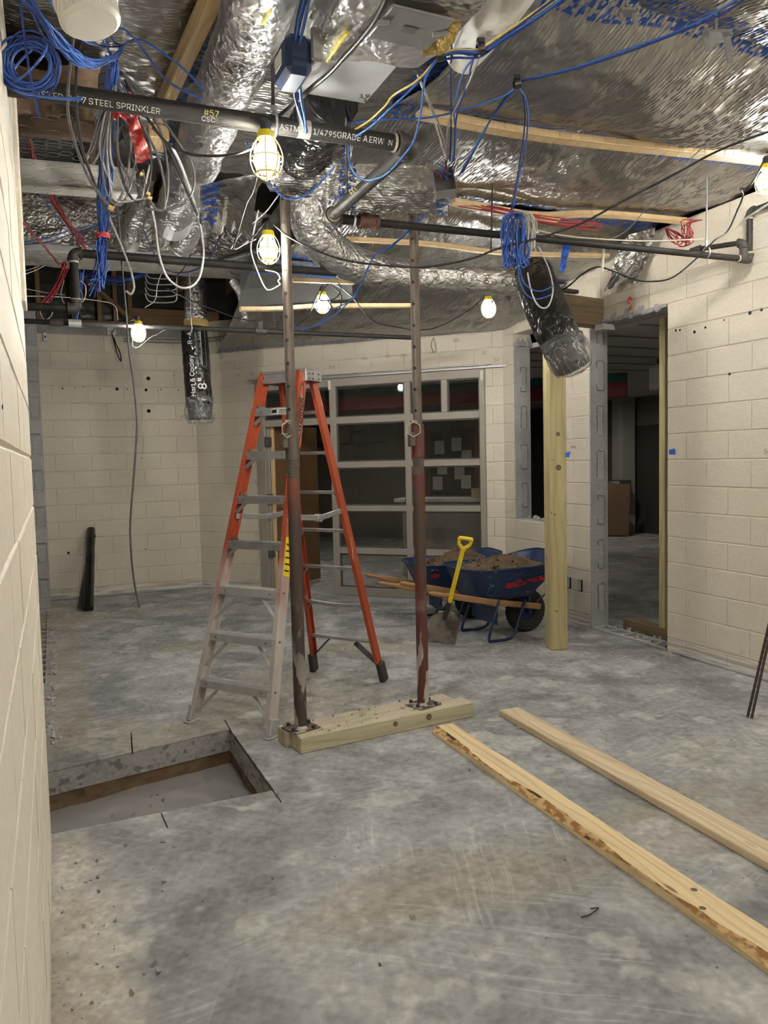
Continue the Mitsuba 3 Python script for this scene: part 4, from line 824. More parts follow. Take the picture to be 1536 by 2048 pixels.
ar = thing('wall_swoosh', 'thin curved blue stripe under the letters on the hall wall', 'wall stripe'); add('stripe', tube(spl([on_hall(610, 905), on_hall(650, 890), on_hall(720, 888), on_hall(770, 884)], 6), .02, 6), 'm_bluewall', ar)
# ================================================================ CEILING: INSULATION, STRAPS, DUCTS
def blanket(name, label, fn, lu, w=1.22, du=.025, parent_group='foil insulation blankets under the roof', mat='m_foil', v0=0.0, v1=1.0):
    emb = .45 if 'flap' in name else 1.0
    pt, ct = .0225, .050            # embossed scrim dashes: pitch along the roll, cell across it
    nu, nv = int(lu/pt*6), int(w*(v1-v0)/.0112)
    k = thing(name, label, 'insulation', parent_group)
    def uvf(u, v): return np.stack([u*lu, (v0+(v1-v0)*v)*w], 1)
    g = grid(nu, nv, lambda u, v: fn(u, v0+(v1-v0)*v), uvf); uv = g.metadata['uv']; P = g.vertices.reshape(nu, nv, 3)
    n = np.cross(np.gradient(P, axis=0), np.gradient(P, axis=1)).reshape(-1, 3); n /= np.linalg.norm(n, axis=1, keepdims=True)+1e-12
    if n[:, 2].mean() > 0: n = -n
    rr = np.random.default_rng(int(lu*1000)+len(used)); row = np.floor(uv[:, 0]/pt+.5).astype(int); off = rr.random(row.max()+3)
    c = uv[:, 1]/ct+off[row]*3+.25*meshkit.noise(np.column_stack([uv*V(5, 5), uv[:, 0]*0]), 4); cj = np.floor(c).astype(int)+1; ran = rr.random((row.max()+3, cj.max()+3))[row, cj]
    a = np.abs(uv[:, 0]/pt+.5-row-.5)*2; b = np.abs(c-np.floor(c)-.5)*2
    h = emb*.0036*np.clip(1.2-a*2.9, 0, 1)*np.clip((1-b)*2.6, 0, 1)*(ran > .36)*(.5+.8*ran)
    crk = meshkit.fbm(g.vertices*V(30, 22, 30), 3, 17)-.5; patch = np.clip((meshkit.fbm(g.vertices*V(2.1, 2.1, 2.1), 2, 19)-.42)*5, 0, 1)
    add('facing', mesh(g.vertices+n*(h+crk*patch*.010)[:, None], g.faces, uv), mat, k, smooth=True)
    return k
def wob(x, y, s, amp=.05): 
    P = np.stack([x*1.5, y*1.5, 0*x+s], 1); Q = np.stack([x*5, y*5, 0*x+s], 1); T_ = np.stack([x*14, y*14, 0*x+s], 1)
    return amp*2*(meshkit.fbm(P, 2, s)-.5) + .028*(meshkit.fbm(Q, 2, s+3)-.5) + .010*(meshkit.fbm(T_, 2, s+5)-.5)
def along_x(x0, x1, y0, y1, z0, z1, s, sag=.07, ragx=0, ragy=0, amp=.05):
    def fn(u, v):
        x, y = x0+(x1-x0)*u, y0+(y1-y0)*v
        if ragx: x = x+ragx*u*(meshkit.fbm(np.stack([y*6, 0*y, 0*y+s], 1), 3, s)-.5)*2
        if ragy: y = y+ragy*v**6*(meshkit.fbm(np.stack([x*6, 0*x, 0*x+s], 1), 3, s)-.5)*2
        z = z0+(z1-z0)*v - sag*np.sin(np.pi*v)*(.6+.8*meshkit.noise(np.stack([x*1.1, 0*x, 0*x+s], 1), s)) + wob(x, y, s, amp)
        return np.stack([x, y, z], 1)
    return fn
def along_y(x0, x1, y0, y1, z0, z1, s, sag=.05, rag=0, amp=.05):
    def fn(u, v):
        x, y = x0+(x1-x0)*v, y0+(y1-y0)*u
        if rag: y = y+rag*u**6*(meshkit.fbm(np.stack([x*6, 0*x, 0*x+s], 1), 3, s)-.5)*2
        z = z0+(z1-z0)*u - sag*np.sin(np.pi*v)*(.6+.8*meshkit.noise(np.stack([y*1.1, 0*y, 0*y+s], 1), s)) + wob(x, y, s, amp)
        return np.stack([x, y, z], 1)
    return fn
blanket('insulation_blanket', 'foil insulation sheet over the doorway end of the room, above the camera', along_x(1.70, 4.56, 1.45, 2.67, 3.44, 3.43, 2), 2.86, v0=.5)
blanket('insulation_blanket', 'big sagging foil insulation sheet in the upper right, before the first wooden strap', along_x(1.70, 4.54, 2.62, 3.84, 3.43, 3.43, 5, .10), 2.84)
blanket('insulation_blanket', 'foil insulation sheet between the two wooden straps, at the right', along_x(1.45, 4.53, 3.79, 5.01, 3.44, 3.41, 9, .05, amp=.03), 3.1)
blanket('insulation_blanket', 'shadowed foil insulation sheet beyond the second strap, sloping to the slot', along_x(1.75, 4.49, 4.97, 6.19, 3.40, 3.20, 12, .05, ragx=.05), 2.75)
def diag(u, v):
    a0, a1 = V(1.55, 6.15), V(4.46, 6.15); s = .36+u*(4.02-.36); b = (W0[:2]+WE[:2]*s[:, None])+WN[:2]*.03
    a = a0+(a1-a0)*u[:, None]; xy = a*(1-v[:, None])+b*v[:, None]
    z = 3.20+(2.965-3.20)*v-.06*np.sin(np.pi*v)+wob(xy[:, 0], xy[:, 1], 15, .04)*np.clip((1-v)*5, .25, 1)-.02*u
    return np.column_stack([xy, z])
blanket('insulation_blanket', 'foil insulation sheet hanging along the top of the storefront wall', diag, 3.2, 1.22)
blanket('insulation_blanket', 'foil insulation sheet in the upper left behind the hanging cables', along_y(-.42, .78, 1.2, 4.42, 3.44, 3.43, 21, .06, rag=.16), 3.2)
blanket('insulation_blanket', 'foil insulation sheet between the left rafter and the ceiling unit', along_y(.62, 1.80, 1.2, 4.95, 3.47, 3.40, 24, .05, rag=.06), 3.75)
def sheet(q, bulge, s, rag=0):
    q = [np.asarray(a, float) for a in q]; n = nrm(np.cross(q[1]-q[0], q[3]-q[0]))
    def fn(u, v):
        vv = v
        P = np.outer((1-u)*(1-v), q[0])+np.outer((1-u)*v, q[1])+np.outer(u*v, q[2])+np.outer(u*(1-v), q[3])
        k = bulge*np.sin(np.pi*u)*(.4+np.sin(np.pi*v)) + .05*(meshkit.fbm(P*6, 3, s)-.5)+.015*(meshkit.fbm(P*22, 2, s+2)-.5)
        return P+np.outer(k, n)+np.outer(rag*u**4*(meshkit.fbm(np.stack([v*7, 0*v, 0*v+s], 1), 3, s)-.5), V(0, 0, 1))
    return fn
blanket('insulation_flap', 'torn foil sheet with blue print hanging down above the left shore', sheet([D(488, 285, 3.85), D(708, 275, 3.80), D(692, 396, 4.0), D(540, 384, 3.95)], .03, 28, .06), .5, 1.22, .016, None)
blanket('insulation_flap', 'foil sheet densely printed in blue hanging beside the second lamp, left of the left shore', sheet([D(400, 375, 4.0), D(520, 345, 3.9), D(500, 478, 4.15), D(398, 440, 4.2)], .05, 29, .12), .4, .40, .012, None)
blanket('insulation_flap', 'drooping foil edge with blue print above the right shore', sheet([D(690, 325, 4.05), D(905, 335, 4.2), D(895, 430, 4.25), D(688, 426, 4.1)], .03, 31, .04), .4, 1.22, .016, None)
q = onY(95, 262, 4.42)
blanket('insulation_flap', 'crumpled foil tatter hanging under the wooden block at the upper left', lambda u, v: np.stack([-.12+.55*u, 4.38+.05*np.sin(u*9), 3.42-(.10+.11*meshkit.noise(np.stack([u*7, 0*u, 0*u], 1), 3))*v], 1) + .02*(meshkit.fbm(np.stack([u*9, v*5, 0*u], 1), 2, 6)[:, None]-.5), .6, .3, .014, None)
blanket('insulation_flap', 'ragged foil corner lapping onto the right wall above the doorway', sheet([onX(1222, 478, 4.36), onX(1345, 446, 4.42), onX(1300, 560, 4.46), onX(1195, 585, 4.40)], .03, 33, .10), .6, 1.22, .016, None, v0=.15, v1=.75)
# wooden straps and rafters
def strap(label, pts, w, h, mat, name='wood_strap', grp='wooden straps nailed under the insulation'):
    k = thing(name, label, 'wood strap', grp); P_ = spl(pts, 8); add('lath', cat([plank(a, b+(b-a)*.03, w, h, b=.003) for a, b in zip(P_, P_[1:])]), mat, k); return k
sA = strap('pale wooden strap across the foil ceiling at the right, the nearest long one', [onZ(838, 226, 3.36), onZ(1024, 262, 3.35), onZ(1200, 285, 3.35), onZ(1400, 306, 3.345), onZ(1540, 322, 3.345)], .085, .038, 'm_strap')
strap('pale wooden strap with a splice, under the foil behind the electrical box', [onZ(905, 405, 3.34), onZ(1060, 430, 3.335), onZ(1200, 428, 3.33), onZ(1368, 442, 3.33)], .07, .035, 'm_strap')
strap('short wooden splice piece beside the second strap', [onZ(905, 402, 3.31), onZ(1115, 440, 3.31)], .06, .03, 'm_strap')
strap('thin wooden strap behind the black pipe in the middle', [onY(690, 478, 5.35), onY(860, 488, 5.35), onY(1000, 505, 5.35), onY(1215, 512, 5.35)], .05, .03, 'm_strap')
strap('wooden strap behind the left shore and the lit middle lamp', [onY(480, 618, 6.6), onY(560, 617, 6.6), onY(640, 612, 6.6), onY(820, 611, 6.6)], .06, .035, 'm_strap')
strap('short yellowish lath behind the left shore', [onY(586, 560, 5.95), onY(708, 565, 5.95)], .05, .03, 'm_strap')
rf = thing('rafter', 'pale lumber rafter running along the upper left of the ceiling', 'rafter')
add('timber', plank(onZ(448, -60, 3.34), onZ(318, 228, 3.34), .055, .09, b=.004), 'm_strap', rf)
rf2 = thing('rafter', 'short lumber end sticking out below the rafter at the upper left', 'rafter'); add('timber', plank(onZ(318, 262, 3.22), onZ(306, 290, 3.20), .10, .07, b=.004), 'm_strap', rf2)
bk_ = thing('wood_blocking', 'dark wooden block behind wire netting at the upper left', 'blocking'); add('timber', plank(onY(36, 250, 4.05), onY(190, 264, 4.05), .05, .085, b=.004), 'm_darkwood', bk_)
# torn hole in the foil with netting
bw = thing('batt_insulation', 'dark brown batt insulation showing through a torn hole at the upper left', 'insulation')
add('batt', grid(30, 24, lambda u, v: (lambda P: P+np.column_stack([0*u, 0*u, .10*(meshkit.fbm(P*9, 3, 8)-.5)]))(np.stack([-.30+.58*u, 3.72+.68*v, 3.33-.05*np.sin(np.pi*u)], 1))), 'm_soil', bw, smooth=True)
nt = thing('wire_netting', 'thin hexagonal wire netting hanging below the torn insulation', 'netting'); ms = []
for i in range(9):
    for j in range(9):
        cx, cy = -.16+.06*i, 3.98+.052*j+(.026 if i % 2 else 0); hexa = [V(cx+.034*math.cos(a), cy+.03*math.sin(a), 3.25-.07*math.sin(i*.5)-.03*math.sin(j)-.02*j) for a in np.linspace(0, 2*np.pi, 7)]; ms.append(tube(hexa, .0011, 3, caps=False))
add('netting', cat(ms), 'm_cable_lite', nt, kind='stuff')

# ---- flexible silver ducts
def flex(pts, r, mat, n=10, amp=.05, sides=28, seed=1):
    sides, n = sides*2, n*2
    p = spl(pts, n); rr = np.interp(np.linspace(0, 1, len(p)), np.linspace(0, 1, np.size(r)), np.atleast_1d(r)); m = tube(p, rr, sides, True)
    v = m.vertices; k = meshkit.fbm(v*7, 3, seed)-.5; k2 = (.5-np.abs(meshkit.fbm(v*V(24, 24, 24), 3, seed)-.5)*4)*.55
    c = p[np.minimum(np.arange(len(v))//sides, len(p)-1)]; d = v-c; L_ = np.linalg.norm(d, axis=1, keepdims=True)+1e-9
    return mesh(v+d/L_*((k*amp+k2*amp*.35)[:, None]), m.faces)
dk1 = thing('flexible_duct', 'large silver flexible duct running away under the ceiling at the left of the ceiling unit', 'duct', 'silver flexible ducts')
add('sleeve', flex([onZ(575, -260, 3.19), onZ(540, -60, 3.19), onZ(512, 30, 3.19), onZ(470, 130, 3.19), onZ(425, 235, 3.19), onZ(388, 330, 3.19), onZ(352, 425, 3.19)], .118, 'm_ductfoil', 12, .035, 30, 4), 'm_ductfoil', dk1, smooth=True)
add('duct_collar', tube([onZ(354, 418, 3.19), onZ(345, 445, 3.19)], .122, 26), 'm_galv', dk1)
dk2 = thing('flexible_duct', 'silver flexible duct bending behind the right shore to the black hanging sleeve', 'duct', 'silver flexible ducts')
e_ = [D(600, 372, 5.1), D(618, 440, 5.2), D(650, 490, 5.35), D(710, 530, 5.55), D(800, 548, 5.7), D(900, 556, 5.8), D(1000, 563, 5.85), D(1085, 570, 5.85)]
add('sleeve', flex(e_, [.135, .135, .13, .115, .10, .097, .097], 'm_ductfoil', 12, .035, 30, 9), 'm_ductfoil', dk2, smooth=True)
bs = thing('black_duct_sleeve', 'black plastic duct sleeve hanging at the right, its mouth wrapped in clear film', 'duct')
sp0 = [D(1066, 545, 5.75), D(1082, 590, 5.6), D(1107, 650, 5.5), D(1130, 700, 5.45)]
add('sleeve', flex(sp0, [.13, .147, .148, .14], '', 14, .022, 30, 12), 'm_wrapblack', bs, smooth=True)
add('inner_liner', flex([D(1128, 695, 5.455), D(1146, 735, 5.43)], [.138, .125], '', 8, .02, 24, 15), 'm_lining', bs, smooth=True, label='dark duct end inside the film')
add('tape_band', flex([D(1123, 680, 5.46), D(1130, 700, 5.45)], [.150, .150], '', 6, .01, 30, 2), 'm_lining', bs, label='grey tape band')
add('clear_film', flex([D(1126, 690, 5.455), D(1134, 706, 5.44), D(1143, 726, 5.43), D(1149, 742, 5.42), D(1152, 750, 5.42)], [.152, .153, .145, .115, .04], '', 8, .03, 36, 14), 'm_clearfilm', bs, smooth=True, label='crinkled clear plastic film over the mouth')
bu = thing('black_duct_sleeve', 'short black plastic duct sleeve under the ceiling unit, behind the stencilled pipe', 'duct')
add('sleeve', flex([D(668, 190, 3.35), D(640, 240, 3.55), D(606, 300, 3.85), D(596, 318, 3.95)], [.12, .125, .12, .10], '', 12, .03, 26, 77), 'm_wrapblack', bu, smooth=True)
# left black sleeve with lettering
lb = thing('black_duct_sleeve', 'black printed duct sleeve hanging upright before the back wall, bagged at the bottom', 'duct')
YD = 8.2; top = onY(388, 655, YD); bot = onY(399, 815, YD); dd_ = nrm(bot-top); rB = .135
add('sleeve', flex([top, top+(bot-top)*.25, top+(bot-top)*.6, bot], [.125, .135, .136, .132], '', 12, .012, 36, 20), 'm_wrapblack', lb, smooth=True)
add('clear_film', flex([bot-dd_*.11, bot, bot+dd_*.10, bot+dd_*.16, bot+dd_*.175], [.138, .142, .145, .12, .03], '', 8, .04, 36, 22), 'm_clearfilm', lb, smooth=True, label='crinkled clear plastic bag over the end')
add('inner_liner', flex([bot-dd_*.03, bot+dd_*.12], [.125, .115], '', 8, .02, 24, 23), 'm_lining', lb, smooth=True, label='dark duct end inside the bag')
add('bag_tail', flex([bot+dd_*.08-_r0*.12, bot+dd_*.10-_r0*.17, bot+dd_*.13-_r0*.185], [.03, .03, .012], '', 6, .02, 12, 3), 'm_clearfilm', lb, smooth=True)
vw = nrm(V(EYE[0]-top[0], EYE[1]-top[1], 0)); sd = nrm(np.cross(V(0, 0, 1), vw)); upd = -dd_
def on_sleeve(t, x_off): # t along sleeve from the bottom, x_off across (towards the right)
    c = bot+upd*t; a = x_off/.145; return c+(vw*math.cos(a)+sd*math.sin(a))*.145, nrm(-vw*math.sin(a)+sd*math.cos(a))
def sleeve_text(txt, h, t, xo, mat='m_whiteprint', bold=True):
    o, xr_ = on_sleeve(t, xo); add('lettering', text_on(txt, h, o, upd, -xr_, .002, bold, cyl=.145), mat, lb, label='white printed lettering')
sleeve_text('Hart & Cooley', .046, .10, -.030); sleeve_text('R-4.2', .046, .62, -.030); sleeve_text('Hart', .046, .86, -.030); sleeve_text('8"', .085, .165, .085, bold=True)
for k in range(6): sleeve_text(('DUCT', 'CLASS 1', 'AIR DUCT', 'UL 181')[k % 4], .020, .42+.12*(k//2), .02+.035*(k % 2), bold=False)
for t0, t1, x0, x1 in ((.40, .77, .055, .058), (.40, .77, .105, .108), (.40, .402, .055, .108), (.77, .772, .055, .108), (.58, .582, .055, .108)):
    add('print_line', cat([mesh([on_sleeve(a, x)[0] + (on_sleeve(a, x)[0]-(bot+upd*a))*.012 for a, x in ((t0, x0), (t1, x0+0), (t1, x1+.002), (t0, x1+.002))], [[0, 1, 2], [0, 2, 3]])]), 'm_conduit', lb)
lv = thing('flexible_duct', 'silver flexible duct dropping straight down into the black printed sleeve', 'duct', 'silver flexible ducts')
add('sleeve', flex([onY(390, 540, YD), onY(391, 590, YD), onY(392, 652, YD)], [.105, .108, .112], '', 16, .018, 28, 30), 'm_ductfoil', lv, smooth=True)
add('torn_end', flex([onY(392, 640, YD), onY(392, 655, YD)], [.118, .128], '', 8, .03, 28, 31), 'm_wool', lv, smooth=True, label='frayed yellowish insulation at the torn end')
for (a, b, r, lab, sd_) in (((290, 345, 5.5), (252, 492, 6.0), .085, 'short silver duct stub hanging behind the grey cable loops', 40), ((408, 420, 5.6), (362, 492, 6.0), .085, 'short silver duct stub hanging right of the cable loops', 43), ((432, 420, 5.9), (410, 462, 6.3), .05, 'thin silver duct stub under the blue-printed foil flap', 45)):
    k = thing('flexible_duct', lab, 'duct', 'silver flexible ducts'); a, b = D(*a), D(*b)
    add('sleeve', flex([a, a+(b-a)*.5, b, b+nrm(b-a)*.03], [r, r, r*1.02, r*.6], '', 10, .025, 24, sd_), 'm_ductfoil', k, smooth=True)
k = thing('flexible_duct', 'dangling silver duct tail left of the left shore', 'duct', 'silver flexible ducts')
add('sleeve', flex([D(465, 560, 7.1), D(484, 585, 7.1), D(487, 625, 7.1), D(487, 645, 7.1)], [.04, .05, .035, .04], '', 8, .02, 16, 50), 'm_ductfoil', k, smooth=True)
# foil-wrapped trunk duct crossing the open bay, with its flange
tk = thing('trunk_duct', 'wide foil-wrapped rectangular duct crossing the open ceiling bay at the left', 'duct')
Y0, Y1 = 6.85, 7.55
def trunk(u, v):   # wraps front face then bottom
    a = v*1.2; x = -.5+2.85*u; z = np.where(a < .42, 3.76-a, 3.34); y = np.where(a < .42, Y0, Y0+np.clip(a-.42, 0, .7)); b = .02*np.sin(u*19)*(v < .1)
    P = np.stack([x, y, z+b], 1); n = meshkit.fbm(P*V(6, 6, 6), 3, 60)-.5; n2 = meshkit.fbm(P*V(18, 18, 18), 2, 61)-.5
    return P+np.outer(n*.05+n2*.018, V(0, -1, -.6))
add('facing', grid(150, 60, trunk, lambda u, v: np.stack([v*1.2+.2, .15+u*.9], 1)), 'm_ductfoil', tk, smooth=True)
add('flange', plank(V(-.5, Y0-.03, 3.315), V(2.36, Y0-.03, 3.315), .045, .055, wood=False), 'm_galv', tk, label='bare sheet-metal flange along the lower edge')
add('top', abox(-.5, 2.35, Y0+.02, Y1, 3.70, 3.74), 'm_ductfoil', tk)
wb_ = thing('steel_beam', 'cream-painted steel beam crossing the open bay behind the cables at the far left', 'beam'); a, b = onY(30, 352, 5.1), onY(272, 372, 5.1)
add('web', plank(a, b, .05, .13, wood=False), 'm_white', wb_); add('flange', plank(a-V(0, .02, .07), b-V(0, .02, .07), .12, .014, wood=False, b=.002), 'm_white', wb_); add('flange', plank(a-V(0, .02, -.07), b-V(0, .02, -.07), .12, .014, wood=False, b=.002), 'm_white', wb_)
ls = thing('lined_duct', 'dark lined duct wall behind the left shore', 'duct'); 
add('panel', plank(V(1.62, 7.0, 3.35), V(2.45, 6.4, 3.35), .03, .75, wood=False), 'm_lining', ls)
add('panel', grid(30, 24, lambda u, v: np.stack([1.55+1.35*u, 5.1+1.35*v, 3.42-.10*v+.02*np.sin(u*6)], 1), lambda u, v: np.stack([u*1.2, .15+v*.9], 1)), 'm_foilblack', ls, smooth=True, label='dark scrim facing above the bend of the silver duct')
# wire rack in the bay
rk_ = thing('wire_rack', 'bent white wire rack in the dark bay beside the dropping silver duct', 'rack'); ms = []
for i in range(5): 
    y0_ = 545+i*12; ms.append(tube(spl([D(290, y0_-6, 7.4), D(296, y0_+8, 7.4), D(310, y0_+12, 7.4), D(340, y0_+12, 7.4), D(352, y0_+8, 7.4), D(354, y0_-6, 7.4)], 4), .006, 6))
ms += [tube([D(x, 545, 7.4), V(*D(x, 545, 7.4)[:2], 3.72)], .005, 6) for x in (298, 350)]; add('wires', cat(ms), 'm_cable_lite', rk_)
# conduits at the head of the back wall
for i, (ya, yb) in enumerate(((677, 681), (683, 687))):
    k = thing('conduit', ('thin metal conduit along the head of the back wall, upper one', 'thin metal conduit along the head of the back wall, lower one')[i], 'conduit', 'conduits on the back wall')
    p, q = onY(247, ya, YB-.03), onY(372, yb, YB-.03); r_ = V(1.70, YB-.05, q[2]); add('tube', tube([p, q, r_], .011, 8), 'm_conduit', k)
    q2 = onW(1.0, r_[2]+.02, .03); add('tube', tube([r_, q2], .011, 8), 'm_conduit', k)
jb = thing('junction_box', 'small white square junction box on the head of the back wall left of the lamp', 'junction box'); q = onY(223, 660, YB-.05); add('box', xf(cbox(.10, .12, .06, .004), frame(q+V(0, 0, .0), ex, V(0, 0, 1))), 'm_white', jb); add('cover_mark', abox(q[0]-.03, q[0]+.03, q[1]-.064, q[1]-.06, q[2]-.03, q[2]-.02, .001), 'm_lobbydark', jb)
jl = thing('junction_box', 'small grey metal box on the top left of the back wall', 'junction box'); q = onY(90, 674, YB-.03); add('box', xf(cbox(.045, .05, .10, .004), frame(q, ex, ey)), 'm_galv', jl); add('knockout', rod(q+V(0, -.03, 0), q+V(0, -.024, 0), .012), 'm_lobbydark', jl)

# ---- sheet-metal ceiling unit
vu = thing('ceiling_air_unit', 'sheet-metal air terminal unit with foil wrap hung under the ceiling at top centre', 'air unit')
zb_ = 3.03
add('bottom_sheet', abox(.905, 1.235, 2.55, 3.03, zb_, zb_+.012, .003), 'm_galv', vu, label='bare galvanised bottom sheet')
add('casing', abox(.90, 1.24, 1.4, 3.02, zb_+.012, 3.40, .006), 'm_galv', vu)
def wrap(u, v):
    a = v*.86; x = np.where(a < .30, 1.30, np.where(a < .72, 1.30-(a-.30), .88)); z = np.where(a < .30, 3.30-a, np.where(a < .72, 2.995, 2.995+(a-.72))); y = 1.55+1.10*u+.03*np.sin(v*9)
    P = np.stack([x, y, z], 1); return P+np.outer(meshkit.fbm(P*6, 3, 70)-.5, V(.3, .2, -1))*.04
add('foil_wrap', grid(60, 60, wrap, lambda u, v: np.stack([v*.9+.1, .15+u*.9], 1)), 'm_ductfoil', vu, smooth=True, label='wrinkled foil wrap around the unit')
p = [onZ(735, 73, 2.965), onZ(853, 99, 2.965), onZ(906, 35, 2.965), onZ(790, 12, 2.965)]; cpt = sum(p)/4
hx1, hy1 = nrm(p[1]-p[0]), nrm(p[3]-p[0]); pa = add('access_panel', xf(cbox(np.linalg.norm(p[1]-p[0]), np.linalg.norm(p[3]-p[0]), .012, .003), frame(cpt, hx1, hy1)), 'm_galvdark', vu, label='square grey access panel')
add('panel_label', xf(cbox(.05, .035, .002, .0005), frame(onZ(817, 60, 2.957), hx1, hy1)), 'm_framedark', pa)
for x, y in ((762, 45), (880, 68)): add('panel_latch', xf(cbox(.05, .016, .014, .003), frame(onZ(x, y, 2.955), nrm(hx1+hy1*.6), nrm(hy1-hx1*.6))), 'm_alu', pa)
add('torn_wool', tube(spl([onZ(846, 100, 2.98), onZ(880, 92, 2.985), onZ(900, 66, 2.99), onZ(908, 45, 2.99)], 6), .020+.008*R.random(19), 8), 'm_wool', vu, smooth=True, label='yellow glass wool at the torn edge of the wrap')
add('mastic_stripe', tube(spl([onZ(655, 120, 2.985), onZ(675, 90, 2.985), onZ(695, 65, 2.985)], 6), .005+.006*R.random(13), 8), 'm_yelstain', vu, smooth=True, label='yellow mastic smear')
for t, x, y in (("19'", 716, 195), ('12-N', 724, 203)): add('handwriting', text_on(t, .028, onZ(x, y, zb_-.0005), nrm(V(.8, -.25, 0)), nrm(V(-.25, -.8, 0)), .001), 'm_blackprint', vu)
add('mastic_stripe', tube(spl([onZ(545, 10, 3.075), onZ(536, 25, 3.075), onZ(524, 48, 3.08)], 5), .004+.006*R.random(11), 6), 'm_yelstain', dk1, smooth=True, label='yellow mastic smear')
ac = thing('damper_actuator', 'dark blue actuator box on the left side of the ceiling unit', 'actuator'); c0 = onX(585, 128, .82)
add('housing', xf(cbox(.09, .17, .13, .02), frame(c0, ex, ey)), 'm_actuator', ac); add('hub', abox(.86, .90, c0[1]-.09, c0[1]-.02, c0[2]-.02, c0[2]+.09, .006), 'm_alu', ac, label='grey clamp hub'); add('shaft', rod(V(.79, c0[1]-.06, c0[2]+.05), V(.90, c0[1]-.06, c0[2]+.05), .010), 'm_alu', ac); add('sticker', abox(.772, .775, c0[1]-.03, c0[1]+.05, c0[2]-.02, c0[2]+.03, .001), 'm_white', ac)
cd = thing('insulated_pipe', 'cream jacketed round pipe under the ceiling right of the ceiling unit', 'pipe'); add('jacket', tube([onZ(1065, -70, 3.18), onZ(1000, 20, 3.18), onZ(945, 85, 3.18), onZ(925, 112, 3.18), onZ(920, 118, 3.18)], [.075, .075, .075, .07, .02], 24), 'm_white', cd, smooth=True)
pcn = thing('plastic_drum', 'white ribbed plastic drum hanging at the very top left', 'drum')
a, b = D(150, -75, 2.2), D(184, 52, 2.2); axd = nrm(b-a); prof = [(0, 0), (.072, 0), (.076, .012)]
prof = [(0, -.02), (.070, -.02), (.080, .02)] + [(.084, .0+np.linalg.norm(b-a)*t) for t in (.35, .60)] + [(.088, np.linalg.norm(b-a)*.62), (.088, np.linalg.norm(b-a)*.66), (.083, np.linalg.norm(b-a)*.67), (.082, np.linalg.norm(b-a)*.93), (.070, np.linalg.norm(b-a)*.985), (0, np.linalg.norm(b-a))]
add('drum', lathe(prof, a, axd, 48), 'm_white', pcn, smooth=30)
for i in range(48):
    t = 2*math.pi*i/48; e1 = nrm(np.cross(axd, V(0, 0, 1))); e2 = np.cross(axd, e1); rd = e1*math.cos(t)+e2*math.sin(t); Lq = np.linalg.norm(b-a)
    add('rib', plank(a+axd*Lq*.69+rd*.083, a+axd*Lq*.93+rd*.0822, .004, .003, rd, b=.001, wood=False), 'm_white', pcn)
bkt = thing('white_bracket', 'thin white strip beside the plastic drum', 'strip'); add('strip', plank(D(210, -20, 2.25), D(232, 30, 2.25), .018, .008, wood=False), 'm_white', bkt)
for (x, y, lab) in ((1432, 72, 'grey bent metal clip on the foil at the upper right'), (1254, 24, 'small grey metal clip on the foil at the top')):
    k = thing('beam_clip', lab, 'clip', 'metal clips on the foil'); q = onZ(x, y, 3.30); s = 1 if x > 1300 else .6
    add('plate', xf(cbox(.10*s, .012, .09*s, .002), frame(q, nrm(_r0), V(0, 0, 1))), 'm_galvdark', k); add('leg', plank(q+_r0*.045*s-V(0, 0, .0), q+_r0*.06*s-V(0, 0, .11*s), .03*s, .008, _f, wood=False), 'm_galvdark', k); add('tooth', plank(q-_r0*.045*s+V(0, 0, .03*s), q-_r0*.03*s-V(0, 0, .06*s), .03*s, .008, _f, wood=False), 'm_galvdark', k); add('hanger', rod(q+V(0, 0, .02), q+V(0, 0, .16), .006), 'm_conduit', k)

# ================================================================ SPRINKLER PIPES
ZP = 2.88
def elbow(c, d1, d2, r): # bend from direction d1 (coming in) to d2 (leaving)
    d1, d2 = nrm(d1), nrm(d2); Rr = r*1.5; p = [c-d1*Rr, c-d1*Rr*.6, c-d1*Rr*.22+d2*Rr*.22, c+d2*Rr*.6, c+d2*Rr]
    b = tube(spl(p, 5), r*1.28, 16); return cat([b, rod(c-d1*(Rr+r*.4), c-d1*(Rr-.005), r*1.5, 18), rod(c+d2*(Rr-.005), c+d2*(Rr+r*.4), r*1.5, 18)])
pA0, pA1 = V(XL+.002, 3.0, ZP), onZ(803, 308, ZP); pA1[1] = 3.0; pC0 = onZ(660, 447, ZP); pC0[1] = 4.02; pC0[0] = pA1[0]
spk = thing('sprinkler_main', 'thick black steel sprinkler pipe with white stencilled lettering across the upper left', 'pipe', 'black steel sprinkler pipes')
add('pipe', rod(pA0-V(.05, 0, 0), pA1-V(.05, 0, 0), .033, 28), 'm_pipe', spk, smooth=40)
add('elbow', elbow(pA1, ex, ey, .033), 'm_fitting', spk, smooth=40)
add('sealant', rod(pA1-V(.082, 0, 0), pA1-V(.072, 0, 0), .036, 20), 'm_seal', spk)
vA = lambda x: nrm(V(0, -1, -.42))
def pipe_text(x0, txt, h, ang=0.0, mat='m_whiteprint'):
    n_ = nrm(V(0, -math.cos(ang), -math.sin(ang))); o = V(x0, 3.0, ZP)+n_*.0335; add('stencil', text_on(txt, h, o, ex, nrm(np.cross(n_, ex))*1.0, .0008, False, cyl=.033), mat, spk, label='stencilled lettering')
def xA(px, py): return onY(px, py, 2.97)[0]
pipe_text(xA(66, 218), 'LISTED.', .020, 1.0); pipe_text(xA(133, 226), 'IN77', .020, 1.0); pipe_text(xA(178, 232), 'STEEL', .020, 1.0); pipe_text(xA(233, 238), 'SPRINKLER', .020, 1.0); pipe_text(xA(404, 262), 'CSC', .018, 1.05); pipe_text(xA(408, 248), '#57', .022, .45, 'm_yellowprint')
